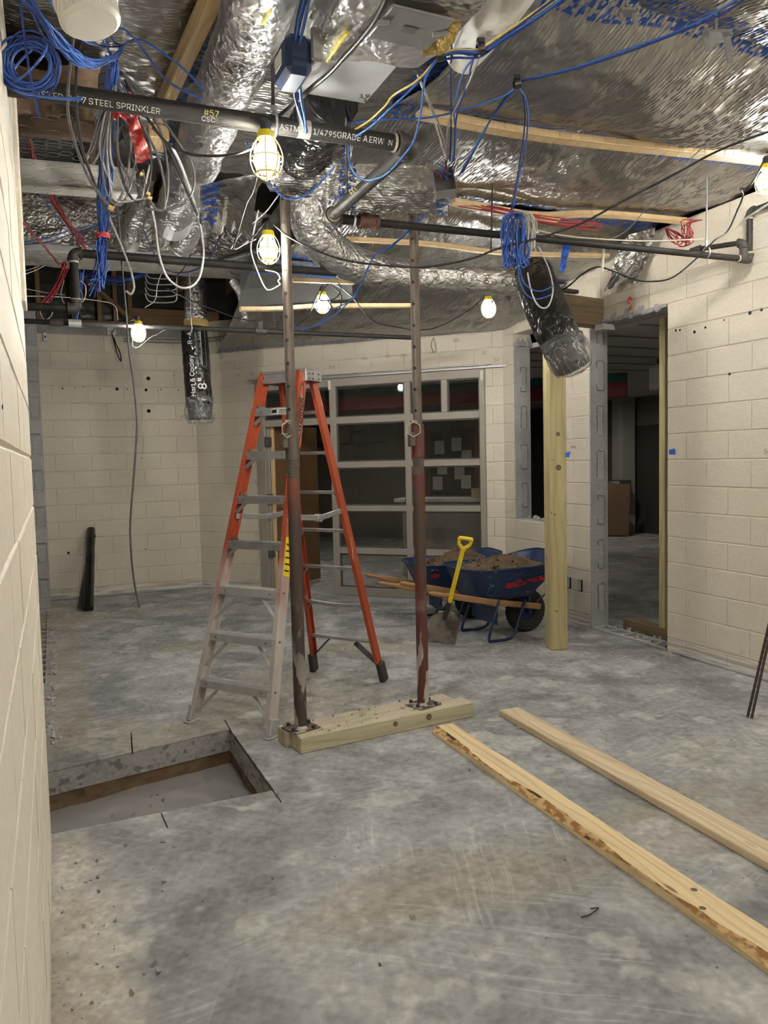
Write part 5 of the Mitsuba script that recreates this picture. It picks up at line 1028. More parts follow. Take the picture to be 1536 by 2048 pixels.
pipe_text(xA(560, 277), 'ASTM A', .020, .75); pipe_text(xA(626, 285), '1/4795', .020, .75); pipe_text(xA(674, 293), 'GRADE A', .022, .75); pipe_text(xA(738, 301), 'ERW', .022, .75); pipe_text(xA(777, 306), 'N', .020, .75)
add('tape_patch', rod(V(xA(609, 285)-.02, 3.0, ZP), V(xA(609, 285)+.03, 3.0, ZP), .0338, 24), 'm_seal', spk, label='patch of dull tape')
hg = thing('pipe_hanger', 'threaded hanger rod with a clevis ring on the black pipe above the nearest lamp', 'hanger', 'pipe hangers'); xh = xA(553, 262)
add('rod', rod(V(xh, 3.0, ZP+.06), V(xh, 3.0, 3.42), .006), 'm_fitting', hg); add('ring', tube([V(xh, 3.0+.042*math.cos(a), ZP+.046*math.sin(a)) for a in np.linspace(0, 2*np.pi, 25)], .005, 6, caps=False), 'm_galv', hg); add('nut', lathe([(0, 0), (.014, 0), (.014, .02), (0, .02)], V(xh, 3.0, ZP+.05), (0, 0, 1), 6), 'm_galv', hg)
br = thing('sprinkler_branch', 'black pipe running from the stencilled pipe back to the rusty tee', 'pipe', 'black steel sprinkler pipes')
add('pipe', rod(pA1+V(0, .05, 0), pC0-V(0, .05, 0), .030, 24), 'm_pipe', br, smooth=40); add('elbow', elbow(pC0, ey, ex, .030), 'm_fitting', br, smooth=40); add('sealant', rod(pC0-V(0, .065, 0), pC0-V(0, .055, 0), .036, 20), 'm_seal', br)
add('stencil', text_on('7-2-0', .018, (pA1+pC0)/2+V(-.02, 0, .0)+nrm(V(-.7, 0, -.7))*.03, ey, nrm(V(-.7, 0, .7)), .001), 'm_yellowprint', br, label='yellow stencilled marking')
cl_ = thing('sprinkler_line', 'long black pipe crossing the room to the right wall behind the blue cable bunch', 'pipe', 'black steel sprinkler pipes')
pT = onY(737, 450, 4.02); pT[2] = ZP+.0; pE = onY(1487, 518, 4.02); pE[2] = pE[2]
add('pipe', rod(pC0+V(.05, 0, 0), pT-V(.03, 0, 0), .026, 22), 'm_pipe', cl_, smooth=40)
add('tee', cat([rod(pT-V(.055, 0, 0), pT+V(.055, 0, 0), .034, 20), rod(pT, pT+V(0, 0, .09), .030, 20), rod(pT-V(.055, 0, 0), pT-V(.035, 0, 0), .040, 20), rod(pT+V(.035, 0, 0), pT+V(.055, 0, 0), .040, 20), rod(pT+V(0, 0, .07), pT+V(0, 0, .09), .037, 20)]), 'm_rustfit', cl_, smooth=40, label='rusty brown tee fitting')
add('riser', cat([rod(pT+V(0, 0, .09), pT+V(0, 0, .13), .026, 16), elbow(pT+V(0, 0, .16), V(0, 0, 1), V(-.75, -.3, .35), .026)]), 'm_fitting', cl_, smooth=40); add('riser_pipe', cat([rod(pT+V(0, 0, .16), pT+V(0, 0, .16)+nrm(V(-.75, -.3, .35))*.22, .022, 16), trimesh.creation.icosphere(2, .036).apply_translation(pT+V(0, 0, .16)+nrm(V(-.75, -.3, .35))*.22)]), 'm_pipe', cl_, smooth=40)
add('pipe', rod(pT+V(.05, 0, 0), pE, .0205, 20), 'm_pipe', cl_, smooth=40, label='long straight run of black pipe')
E1 = V(XR-.085, 4.02, pE[2]); rr_ = .020
add('tee', cat([rod(pE-V(.045, 0, 0), E1, .028, 18), rod(pE, pE+V(0, 0, .07), .027, 18)]), 'm_fitting', cl_, smooth=40)
zt_ = onY(1513, 423, 4.0)[2]; add('elbow', elbow(E1, ex, V(0, 0, 1), rr_), 'm_fitting', cl_, smooth=40); add('pipe', rod(E1+V(0, 0, .03), V(E1[0], 4.02, zt_-.03), rr_, 18), 'm_pipe', cl_, smooth=40); E2 = V(E1[0], 4.02, zt_); add('elbow', elbow(E2, V(0, 0, 1), V(0, -1, 0), rr_), 'm_fitting', cl_, smooth=40); add('pipe', rod(E2-V(0, .03, 0), V(E2[0], 1.5, zt_+.03), rr_, 18), 'm_pipe', cl_, smooth=40)
E3 = pE+V(0, 0, .11); add('elbow', elbow(E3, V(0, 0, 1), D(1392, 499, 5.52)-E3, rr_), 'm_fitting', cl_, smooth=40); e4 = D(1392, 499, 5.52); dv_ = nrm(e4-E3); add('pipe', rod(E3+dv_*.03, e4, .017, 16), 'm_pipe', cl_, smooth=40); add('elbow', elbow(e4, dv_, nrm(V(-.3, 1, -.35)), .018), 'm_fitting', cl_, smooth=40)
for p_ in (pE-V(.05, 0, 0), E1+V(0, 0, .045), E2-V(0, 0, .045)): add('sealant', rod(p_-(V(.005, 0, 0) if p_ is not None and abs(p_[2]-pE[2]) < .01 else V(0, 0, .005)), p_+(V(.005, 0, 0) if abs(p_[2]-pE[2]) < .01 else V(0, 0, .005)), .0255, 16), 'm_seal', cl_)
add('clamp', tube([pT-V(.09, 0, 0)+V(0, .038*math.cos(a), .048*math.sin(a)) for a in np.linspace(0, 2*np.pi, 21)], .0065, 6, caps=False), 'm_alu', cl_, label='bright pipe clamp')
hg2 = thing('pipe_hanger', 'hanger rod with a clevis ring at the right end of the long black pipe', 'hanger', 'pipe hangers'); hx2 = onY(1413, 505, 4.02)
add('rod', rod(hx2+V(0, 0, .035), V(hx2[0], 4.02, 3.40), .0055), 'm_conduit', hg2); add('ring', tube([hx2+V(0, .03*math.cos(a), .036*math.sin(a)) for a in np.linspace(0, 2*np.pi, 21)], .006, 6, caps=False), 'm_alu', hg2); add('nut', rod(hx2+V(0, 0, .035), hx2+V(0, 0, .075), .009, 6), 'm_alu', hg2)
# left group
d0 = onY(147, 511, 5.24); d0[2] = 2.90; d1_ = onY(672, 556, 5.24); d1_[2] = 2.90; dlow = V(d0[0], 5.24, onY(140, 617, 5.24)[2])
lg = thing('sprinkler_line', 'black pipe with an elbow and drop crossing the open bay at the left', 'pipe', 'black steel sprinkler pipes')
add('pipe', rod(d0+V(.03, 0, 0), d1_, .026, 20), 'm_pipe', lg, smooth=40); add('elbow', elbow(d0, V(0, 0, 1), ex, .026), 'm_fitting', lg, smooth=40); add('drop', rod(d0-V(0, 0, .03), dlow+V(0, 0, .03), .026, 20), 'm_pipe', lg, smooth=40); add('elbow', elbow(dlow, ex, V(0, 0, 1), .026), 'm_fitting', lg, smooth=40); add('pipe', rod(dlow-V(.03, 0, 0), V(-.45, 5.24, dlow[2]), .025, 20), 'm_pipe', lg, smooth=40)
for z in (d0[2]-.055, dlow[2]+.055): add('sealant', rod(V(d0[0], 5.24, z-.006), V(d0[0], 5.24, z+.006), .030, 18), 'm_seal', lg)
tq = onY(518, 538, 5.24); tq[2] = 2.90; add('tee', cat([rod(tq-V(.05, 0, 0), tq+V(.05, 0, 0), .034, 18), rod(tq, tq+V(0, 0, .08), .03, 18)]), 'm_fitting', lg, smooth=40)
add('side_pipe', rod(onY(440, 522, 5.5), onY(530, 495, 6.2), .022, 16), 'm_pipe', lg, smooth=40)
e0, e1 = onY(30, 640, 7.0), onY(832, 676, 7.0); e0[2] = e1[2] = 2.77
lo = thing('sprinkler_line', 'long thin black pipe in front of the back wall, carrying the far left lamp', 'pipe', 'black steel sprinkler pipes')
add('pipe', rod(e0-V(.3, 0, 0), e1, .021, 18), 'm_pipe', lo, smooth=40); 
for x, y in ((113, 645), (150, 648)): q = onY(x, y, 7.0); add('coupling', rod(V(q[0]-.05, 7.0, 2.77), V(q[0]+.05, 7.0, 2.77), .032, 18), 'm_galv' if x > 130 else 'm_fitting', lo)
q = onY(521, 660, 7.0); add('tee', cat([rod(V(q[0]-.05, 7, 2.77), V(q[0]+.05, 7, 2.77), .028, 16), rod(V(q[0], 7, 2.77), V(q[0], 7.0, 2.86), .024, 16)]), 'm_fitting', lo, smooth=40)
q = onY(383, 655, 7.0); hg3 = thing('pipe_hanger', 'thin strap hanger on the far black pipe above the printed sleeve', 'hanger', 'pipe hangers'); add('rod', rod(V(q[0], 7.0, 2.80), V(q[0], 7.0, 3.30), .005), 'm_conduit', hg3); add('ring', tube([V(q[0], 7.0+.026*math.cos(a), 2.77+.03*math.sin(a)) for a in np.linspace(0, 2*np.pi, 19)], .005, 6, caps=False), 'm_alu', hg3)
# ================================================================ WORK LAMPS ON THEIR CORDS
def lamp(p, label, s=1.0, tilt=V(0, 0, -1)):
    """caged work lamp: p is the middle of the bulb, tilt points from socket to bulb end"""
    k = thing('work_lamp', label, 'lamp', 'caged work lamps on the cord'); t = nrm(tilt); o = p - t*.0
    add('socket', lathe([(0, -.135*s), (.012*s, -.135*s), (.020*s, -.125*s), (.020*s, -.085*s), (.024*s, -.08*s), (.024*s, -.066*s), (0, -.066*s)], o, t, 18), 'm_blackplastic', k, smooth=35, label='black socket')
    x = nrm(np.cross(t, V(.3, .9, .1))); y = np.cross(t, x)
    bs_ = trimesh.creation.icosphere(2, .050*s); bs_ = mesh(bs_.vertices*V(1, 1, 1.18)+V(0, 0, .010*s), bs_.faces); Mx = frame(o, x, y)
    kb = newkey('bulb', k); scene[kb] = {**mikit.ply(mesh(trimesh.transform_points(bs_.vertices, Mx), bs_.faces), 'm_bulb', smooth=True), 'emitter': {'type': 'area', 'radiance': rgb(BULB*1.0, BULB*.95, BULB*.84)}}; tag(kb, 'glowing white bulb')
    add('bulb_neck', lathe([(0, -.07*s), (.017*s, -.07*s), (.022*s, -.045*s), (.03*s, -.032*s), (0, -.03*s)], o, t, 16), 'm_white', k, smooth=35)
    cg = add('cage', lathe([(.026*s, -.088*s), (.030*s, -.088*s), (.034*s, -.062*s), (.030*s, -.062*s), (.026*s, -.088*s)], o, t, 24), 'm_cage', k, label='yellow plastic lamp cage')
    for i in range(8):
        a = 2*math.pi*i/8; rd = x*math.cos(a)+y*math.sin(a)
        prof = [(.032, -.064), (.048, -.040), (.060, -.005), (.060, .025), (.048, .060), (.024, .080), (.008, .084)]
        add('cage_bar', tube(spl([o+rd*r_*s+t*h_*s for r_, h_ in prof], 3), .0024*s, 5), 'm_cage', cg)
    for r_, h_ in ((.060, .01), (.044, .065)): add('cage_ring', tube([o+(x*math.cos(a)+y*math.sin(a))*r_*s+t*h_*s for a in np.linspace(0, 2*np.pi, 25)], .0030*s, 5, caps=False), 'm_cage', cg)
    return o - t*.135*s
L1 = lamp(onY(533, 312, 2.93), 'nearest caged lamp, glowing under the stencilled black pipe')
L2 = lamp(onY(537, 496, 4.15), 'glowing caged lamp left of the left shore, second from the camera')
L3 = lamp(onY(645, 606, 6.1), 'glowing caged lamp hanging between the two shores, far off')
L4 = lamp(onY(977, 615, 5.7), 'glowing caged lamp right of the right shore, under the silver duct')
L5 = lamp(onY(277, 664, 6.9), 'glowing caged lamp under the far pipe before the back wall')
L6 = lamp(onY(1532, 360, 3.45), 'glowing caged lamp cut by the right edge of the photo')
# the rest of the same string, behind the camera and beside it
L7 = lamp(V(4.0, 1.7, 3.05), 'caged lamp of the string outside the picture at the right')
L8 = lamp(V(2.6, .35, 3.0), 'caged lamp of the string behind the camera'); L9 = lamp(V(1.0, -.6, 3.0), 'caged lamp of the string behind the camera at the left')
L10 = lamp(V(3.7, -1.4, 3.0), 'caged lamp of the string behind the camera at the right')
def cable(name, label, pts, r, mat, cat_='cable', group=None, n=7, sides=6):
    k = thing(name, label, cat_, group); add('cord', tube(spl(pts, n), r, sides), mat, k, smooth=True); return k
cable('lamp_cord', 'black lamp cord sagging from the second lamp across the room to the upper right', [D(480, 492, 4.3), D(505, 475, 4.3), L2+V(0, 0, .0), D(575, 472, 4.2), D(625, 498, 4.2), D(690, 520, 4.3), D(760, 530, 4.4), D(850, 534, 4.4), D(940, 518, 4.4), D(1000, 496, 4.4), D(1080, 475, 4.4), D(1160, 448, 4.4), D(1250, 400, 4.3), D(1350, 348, 4.1), D(1440, 300, 3.9), D(1560, 255, 3.8)], .0055, 'm_cable_black', 'cord')
cable('lamp_cord', 'black lamp cord running under the wall pipes to the lamp at the right edge', [D(1115, 586, 5.7), D(1140, 570, 5.6), D(1165, 548, 5.4), D(1195, 534, 5.3), D(1225, 542, 5.2), D(1265, 558, 5.1), D(1300, 563, 5.05), D(1345, 555, 5.0), D(1395, 515, 4.95), D(1430, 480, 4.9), D(1455, 462, 4.9), D(1475, 420, 4.8), D(1486, 392, 4.7), D(1482, 378, 4.6), D(1500, 372, 4.5), L6], .0055, 'm_cable_black', 'cord')
cable('lamp_cord', 'black lamp cord with a knot sagging between the two far lamps', [D(590, 655, 6.3), D(618, 628, 6.3), L3, D(662, 565, 6.3), D(700, 590, 6.3), D(745, 640, 6.2), D(800, 655, 6.2), D(840, 660, 6.1), D(880, 652, 6.1), D(930, 625, 6.0), D(955, 606, 6.0), L4], .0050, 'm_cable_black', 'cord')
cable('lamp_cord', 'looped black cord tied above the middle lamp', [D(662, 562, 6.2), D(646, 580, 6.2), D(640, 600, 6.2), D(668, 598, 6.2), D(682, 578, 6.2), D(672, 562, 6.2), D(660, 566, 6.2), D(682, 590, 6.2), D(680, 615, 6.2), D(672, 624, 6.2), D(655, 600, 6.2)], .005, 'm_cable_black', 'cord')
cable('lamp_cord', 'black lamp cord swagging from the nearest lamp left to the cable tangle', [L1+V(0, 0, .01), D(545, 235, 3.0), D(520, 285, 2.95), D(480, 306, 2.9), D(430, 312, 2.9), D(380, 308, 2.9), D(340, 290, 2.9), D(305, 255, 2.9)], .005, 'm_cable_black', 'cord')
cable('lamp_cord', 'black lamp cord dropping from the nearest lamp to the second lamp', [D(515, 350, 3.0), D(505, 385, 3.3), D(492, 410, 3.7), D(476, 465, 4.1), D(468, 498, 4.2), D(490, 488, 4.25), D(512, 478, 4.25)], .0045, 'm_cable_black', 'cord')
cable('lamp_cord', 'thick black cord slanting across the ceiling unit to the pipe hanger', [onZ(780, -20, 2.94), onZ(750, 40, 2.93), onZ(715, 85, 2.93), onZ(690, 112, 2.93), onZ(660, 145, 2.93), onZ(618, 180, 2.94), onZ(580, 215, 2.95), onZ(550, 238, 2.95)], .009, 'm_cable_black', 'cord')
cable('lamp_cord', 'black cord of the far left lamp', [L5, D(270, 640, 6.6), D(262, 640, 6.6), D(232, 655, 7.5), D(222, 668, 8.5)], .005, 'm_cable_black', 'cord')
# loose ends behind the camera
cable('lamp_cord', 'black lamp cord outside the picture joining the lamps at the right', [L6+V(0, 0, .02), V(3.9, 2.8, 3.35), L7, V(3.3, 1.2, 3.25), L8, V(1.8, -.2, 3.2), L9], .005, 'm_cable_black', 'cord')
cable('lamp_cord', 'black lamp cord outside the picture behind the camera', [L8, V(3.2, -.5, 3.25), L10], .005, 'm_cable_black', 'cord')

# ================================================================ CABLES
def bundle(name, label, lines, r, mats, cat_='cable bundle', n=7, group=None):
    k = thing(name, label, cat_, group)
    for i, pts in enumerate(lines): add('strand', tube(spl(pts, n), r, 5), mats[i % len(mats)] if isinstance(mats, (list, tuple)) else mats, k, smooth=True)
    return k
J = lambda a: V(*((R.random(3)-.5)*2*a))
def fan(pts, m, a, taper=None):
    out = []
    for i in range(m):
        o = V(*(R.normal(size=3)*a)); out.append([p+o*(taper[j] if taper else 1)+J(a*.5) for j, p in enumerate(pts)])
    return out
# coil of blue cable at the far upper left
ck = []
c0 = D(60, 128, 2.35)
for i in range(13):
    ra = .065+.022*R.random(); o = J(.014); tl = .10*R.normal(); pts = []
    for a in np.linspace(0, 2*np.pi, 17): pts.append(c0+o+_r0*(ra*1.0*math.cos(a))+V(0, 0, 1)*(ra*.92*math.sin(a))+_f*(tl*.3*math.cos(a+i)))
    ck.append(pts)
ck.append([D(28, 180, 2.3), D(60, 190, 2.3), D(110, 197, 2.3), D(155, 200, 2.3), D(160, 196, 2.32), D(120, 196, 2.33), D(60, 190, 2.33), D(35, 184, 2.33)])
ck.append([D(40, 5, 2.3), D(50, 80, 2.3), D(60, 150, 2.3), D(72, 205, 2.3), D(76, 230, 2.3), D(78, 225, 2.3), D(70, 190, 2.3)])
bundle('blue_cable_coil', 'loose coil of blue data cable hanging at the upper left edge', ck, .0038, ['m_cable_blue', 'm_cable_blue', 'm_cable_navy'], 'cable coil', 4)
# swag of blue cables from the upper left to the tie
sw = []
for i in range(16):
    k = R.random(); sw.append([D(20+40*R.random(), -20, 2.3), D(60+30*k, 20+20*k, 2.35), D(95+30*k, 62+30*R.random(), 2.45), D(140+15*k, 98+28*R.random(), 2.6), D(185, 118+20*R.random(), 2.7), D(222, 112+10*R.random(), 2.75), D(238, 100+12*R.random(), 2.8), D(244, 90+8*R.random(), 2.85)])
bundle('blue_cable_swag', 'thick swag of blue data cables at the upper left below the white drum', sw, .0038, ['m_cable_blue', 'm_cable_blue', 'm_cable_blue', 'm_cable_navy'])
bundle('blue_cable_run', 'few blue cables fanning past the white drum toward the foil', [[D(85, -20, 2.5), D(130, 45, 2.6), D(175, 85, 2.7), D(238, 96, 2.85)], [D(100, -20, 2.5), D(120, 25, 2.55), D(165, 70, 2.65), D(200, 92, 2.75), D(243, 94, 2.85)], [D(195, 55, 2.6), D(210, 85, 2.75), D(222, 115, 2.8)], [D(215, 60, 2.7), D(230, 85, 2.8), D(246, 92, 2.85)]], .0038, ['m_cable_blue', 'm_cable_navy'])
bundle('blue_cable_pair', 'two blue cables looping right from the tangle over the foil to the big silver duct', [[D(240, 97, 2.85), D(258, 83, 2.85), D(280, 80, 2.85), D(305, 92, 2.85), D(345, 120, 2.85), D(385, 155, 2.85), D(410, 185, 2.85)], [D(234, 57, 2.8), D(250, 60, 2.8), D(275, 85, 2.85), D(295, 112, 2.85), D(325, 152, 2.85), D(360, 178, 2.85), D(405, 197, 2.85)]], .0042, 'm_cable_blue', 'cable pair')
# dense blue trunk dropping behind the grey loops
tr_ = fan([D(222, 120, 3.0), D(220, 190, 3.3), D(212, 290, 3.9), D(206, 380, 4.3), D(206, 440, 4.5), D(206, 470, 4.6), D(203, 505, 4.6)], 16, .018, [.8, 1.1, 1.4, 1.4, 1.2, .7, 1])
bt = bundle('blue_cable_drop', 'dense vertical trunk of blue cables tied with red tape at the left', tr_, .0042, ['m_cable_blue', 'm_cable_navy', 'm_cable_blue'])
add('tie', lathe([(.034, -.015), (.040, -.015), (.040, .015), (.034, .015), (.034, -.015)], D(206, 472, 4.6), (0, 0, 1), 14), 'm_redtape', bt, label='red tape tie')
for i in range(16): q = D(203, 505, 4.6)+J(.03); add('strand', tube(spl([q+V(0, 0, .05), q, q+J(.03)-V(0, 0, .09), q+J(.05)+V(-.035, 0, -.19)], 5), .0042, 5), 'm_cable_blue' if i % 3 else 'm_cable_navy', bt, smooth=True)
# grey cable tangle
G = []
def loop(*p, d=3.2): return [D(x, y, d if len(q) == 2 else q[2]) for q in p for x, y in [q[:2]]]
tang = [loop((148, 65), (142, 120), (136, 180), (138, 240), (158, 310), (185, 370), (222, 415), d=2.6), loop((167, 68), (155, 120), (152, 190), (155, 240), (165, 300), (190, 370), (215, 425), d=2.7),
    loop((240, 140), (228, 180), (205, 240), (185, 290), (172, 315)), loop((232, 150), (230, 210), (222, 260), (222, 320), (240, 360), (255, 400)), loop((245, 165), (262, 220), (272, 300), (262, 370), (240, 410), (215, 390), (205, 330), (215, 250)),
    loop((250, 170), (275, 230), (300, 300), (300, 360), (285, 400), (262, 395), (240, 340), (225, 270), (230, 190)), loop((240, 150), (265, 165), (290, 210), (320, 260), (335, 330), (335, 390), (322, 422), (300, 400), (285, 340)),
    loop((225, 200), (215, 280), (218, 350), (230, 400), (262, 402), (300, 395)), loop((243, 145), (300, 200), (330, 245), (360, 290), (385, 330), (388, 375), (370, 405), (330, 420), (290, 418)), loop((250, 160), (280, 215), (312, 260), (338, 300), (360, 350), (395, 430)),
    loop((235, 160), (250, 210), (262, 260), (258, 330), (246, 385), (225, 420)), loop((228, 170), (210, 230), (200, 290), (207, 330), (225, 370)), loop((246, 170), (290, 260), (318, 320), (330, 380), (330, 420)), loop((238, 180), (245, 260), (270, 330), (290, 380), (300, 410)), loop((240, 190), (235, 300), (255, 350), (278, 372)),
    loop((300, 330), (290, 372), (285, 400)), loop((222, 175), (200, 235), (180, 300), (172, 322)), loop((226, 172), (207, 232), (190, 285), (178, 310)), loop((230, 178), (214, 240), (200, 300), (186, 330))]
tm = bundle('grey_cable_tangle', 'tangle of grey armoured cable loops hanging at the upper left', tang, .0055, ['m_cable_grey', 'm_cable_black', 'm_cable_grey', 'm_cable_lite'], 'cable tangle', 8)
for x, y, d in ((300, 395, 3.2), (222, 414, 2.6), (284, 347, 3.2), (297, 386, 3.2)): q = D(x, y, d); add('connector', rod(q-V(.008, 0, 0), q+V(.008, 0, -.006), .008, 8), 'm_cable_yellow', tm)
cable('grey_cable', 'long grey cable hanging from the tangle down past the back wall almost to the floor', [onY(218, 366, 5.1), D(236, 430, 5.0), D(243, 520, 5.1), D(252, 620, 5.1), D(258, 700, 5.15), D(268, 770, 5.2), D(274, 850, 5.2), D(268, 950, 5.2), D(261, 1040, 5.2), D(262, 1100, 5.2), D(268, 1160, 5.2), D(279, 1215, 5.2)], .0065, 'm_cable_grey')
cable('white_cable', 'stiff white cable bending back up beside the long grey cable', [D(190, 372, 4.6), D(225, 450, 4.8), D(252, 515, 4.9), D(264, 550, 4.9), D(268, 575, 4.9), D(262, 588, 4.9), D(252, 582, 4.9)], .0075, 'm_cable_white')
cable('white_cable', 'large white cable loop hanging in front of the silver ducts', [D(300, 400, 3.8), D(310, 450, 4.2), D(318, 510, 4.4), D(335, 555, 4.5), D(365, 576, 4.5), D(395, 562, 4.5), D(407, 510, 4.5), D(400, 450, 4.3), D(385, 395, 4.0), D(362, 330, 3.6), D(342, 290, 3.3)], .0070, 'm_cable_white')
cable('white_cable', 'thin white cord dangling in a squiggle left of the left shore', [D(517, 420, 4.4), D(506, 470, 4.4), D(502, 500, 4.4), D(514, 540, 4.4), D(530, 575, 4.4), D(540, 580, 4.4), D(556, 572, 4.4), D(560, 568, 4.4), D(556, 562, 4.4), D(560, 556, 4.4), D(552, 545, 4.4), D(530, 540, 4.4)], .0045, 'm_cable_white')
cable('white_cable', 'white wire slanting from the ceiling corner past the second lamp', [D(560, 386, 4.2), D(535, 420, 4.3), D(518, 436, 4.35), D(480, 470, 4.4), D(462, 498, 4.4)], .004, 'm_cable_white')
cable('white_cable', 'white wire squiggle right of the far left lamp', [onY(263, 652, 7.0), D(265, 680, 6.7), D(266, 692, 6.7), D(275, 695, 6.7), D(292, 682, 6.8), D(305, 672, 6.9), D(312, 670, 6.9), D(322, 664, 7.0), onY(338, 655, 7.0)], .004, 'm_cable_white')
cable('black_cable', 'black cable loop hanging on the back wall under the white junction box', [onY(223, 664, YB-.06), D(230, 690, 9.3), D(236, 712, 9.3), D(242, 722, 9.3), D(240, 705, 9.3), D(232, 688, 9.3), D(228, 675, 9.3)], .007, 'm_cable_black')
# red things
rt_ = thing('red_ribbon', 'red plastic ribbon hanging out of the cable tangle below the black pipe', 'ribbon')
add('strip', grid(24, 8, lambda u, v: np.array([D(262+22*a+8*b*(0.3+a)+(20*(b-.5)), 236+88*a+(b*-4), 2.95) for a, b in zip(u, v)])+np.outer(.012*np.sin(u*13+v*5), _f)), 'm_redtape', rt_, smooth=True)
add('knot', grid(18, 12, lambda u, v: np.array([D(226+52*a, 186+50*b+14*(a-.5)**2*4*(1-b), 3.12) for a, b in zip(u, v)])+np.outer(.02*np.sin(u*16+v*7), _f)), 'm_redtape', rt_, smooth=True, label='crumpled red plastic above the pipe')
bundle('red_cable_run', 'run of thin red fire-alarm cables slanting down the open bay at the far left', fan([D(60, 270, 4.3), D(68, 310, 4.5), D(85, 350, 4.7), D(110, 400, 4.9), D(140, 450, 5.0), D(160, 475, 5.1), D(172, 500, 5.2)], 5, .012), .0036, 'm_cable_red')
bundle('red_cable_run', 'pair of thin red cables crossing in front of the trunk duct at the far left', fan([D(42, 438, 4.6), D(70, 470, 4.8), D(95, 500, 5.0), D(120, 530, 5.1), D(132, 528, 5.1)], 2, .012), .0034, 'm_cable_red')
bundle('red_cable_run', 'bunch of red cables slanting behind the black drop pipe at the left', fan([D(130, 528, 6.2), D(118, 560, 6.3), D(100, 590, 6.4), D(80, 612, 6.4)], 8, .014), .005, 'm_cable_red')
bundle('red_cable_run', 'row of red cables lying along the second wooden strap', fan([D(920, 402, 5.3), D(1000, 420, 5.4), D(1100, 440, 5.5), D(1200, 450, 5.6)], 7, .018), .0045, 'm_cable_red')
rl = []
for i in range(9): c = D(1370+14*R.normal()*.5, 470, 5.2); rl.append([D(1330, 455, 5.3), c+J(.03)+V(-.05, 0, -.01), c+V(.0, 0, -.06)+J(.03), c+V(.05, 0, -.01)+J(.03), c+V(.03, 0, .08)+J(.02), D(1395+10*R.random(), 440, 5.3)])
bundle('red_cable_coil', 'loops of red cable in the corner where the second strap meets the right wall', rl, .0036, 'm_cable_red', 'cable coil')
# blue bundle beside the ceiling unit
bundle('blue_cable_bundle', 'bundle of blue cables dropping beside the dark blue actuator to the stencilled pipe', fan([D(612, -20, 2.5), D(598, 40, 2.55), D(588, 90, 2.6), D(585, 140, 2.7), D(590, 190, 2.8), D(600, 230, 2.9), D(609, 263, 2.98)], 9, .007, [1, 1, 1.2, 1.3, 1.2, .8, .4]), .0042, ['m_cable_blue', 'm_cable_navy', 'm_cable_blue'])
# blue and yellow run along the ceiling at right of the unit
bundle('cable_run', 'blue and yellow cables swagging from the ceiling unit to the top right tie', fan([D(1150, -30, 2.6), D(1080, 25, 2.7), D(1000, 80, 2.8), D(960, 104, 2.85), D(915, 104, 2.85), D(880, 112, 2.85)], 7, .008), .0042, ['m_cable_blue', 'm_cable_navy', 'm_cable_yellow'])
cable('yellow_cable', 'yellow cable running down from the tie past the ceiling unit to the black pipe', [D(880, 112, 2.85), D(835, 160, 2.9), D(800, 182, 2.95), D(782, 195, 3.0), D(770, 212, 3.05), D(740, 240, 3.1), D(705, 262, 3.1), D(682, 274, 3.1)], .0042, 'm_cable_yellow')
cable('blue_cable', 'blue cable running beside the yellow one to the black pipe', [D(880, 112, 2.85), D(850, 150, 2.9), D(810, 190, 2.95), D(775, 222, 3.0), D(745, 250, 3.05), D(705, 274, 3.1), D(660, 268, 3.1)], .0042, 'm_cable_blue')
cable('blue_cable', 'bright blue cable making a U-shaped loop under the sprinkler branch', [D(872, 118, 2.85), D(850, 160, 2.9), D(842, 220, 3.0), D(828, 280, 3.1), D(800, 320, 3.2), D(770, 350, 3.25), D(735, 361, 3.3), D(708, 345, 3.3), D(697, 310, 3.3), D(700, 275, 3.3)], .0045, 'm_cable_blue')
cable('blue_cable', 'pale blue cable sagging in a low loop over the head of the left shore', [D(668, 335, 3.4), D(650, 355, 3.5), D(620, 385, 3.6), D(590, 398, 3.7), D(565, 394, 3.7), D(550, 380, 3.7)], .0045, 'm_cable_blue')
bundle('blue_cable_pair', 'pair of blue cables draped down past the right shore and the silver duct', [[D(865, 400, 4.4), D(840, 430, 4.5), D(810, 468, 4.6), D(770, 500, 4.7), D(748, 512, 4.8), D(735, 540, 4.9), D(715, 580, 5.1), D(690, 612, 5.4), D(655, 640, 5.7), D(620, 655, 6.0), D(590, 655, 6.2)], [D(880, 398, 4.4), D(850, 432, 4.5), D(815, 465, 4.6), D(780, 495, 4.7), D(750, 510, 4.8), D(728, 555, 4.9), D(712, 590, 5.1), D(695, 605, 5.4), D(665, 620, 5.7), D(640, 645, 6.0), D(605, 662, 6.2)]], .0045, 'm_cable_blue', 'cable pair')
bk2 = bundle('blue_cable_run', 'pair of blue cables swagging from the tie in the middle to the top right corner', [[D(1500, -20, 2.9), D(1440, 20, 3.0), D(1350, 65, 3.1), D(1250, 100, 3.2), D(1150, 135, 3.3), D(1080, 152, 3.35), D(1038, 165, 3.4), D(1010, 190, 3.4), D(940, 215, 3.4), D(860, 235, 3.4), D(760, 240, 3.4), D(690, 248, 3.4), D(660, 265, 3.4)], [D(1500, -8, 2.9), D(1440, 30, 3.0), D(1350, 68, 3.1), D(1250, 106, 3.2), D(1150, 138, 3.3), D(1080, 155, 3.35), D(1036, 168, 3.4), D(990, 225, 3.6), D(960, 280, 3.8), D(925, 345, 4.1)], [D(1036, 170, 3.4), D(985, 235, 3.6), D(950, 295, 3.8), D(918, 352, 4.1)]], .0045, ['m_cable_blue', 'm_cable_navy', 'm_cable_blue'])
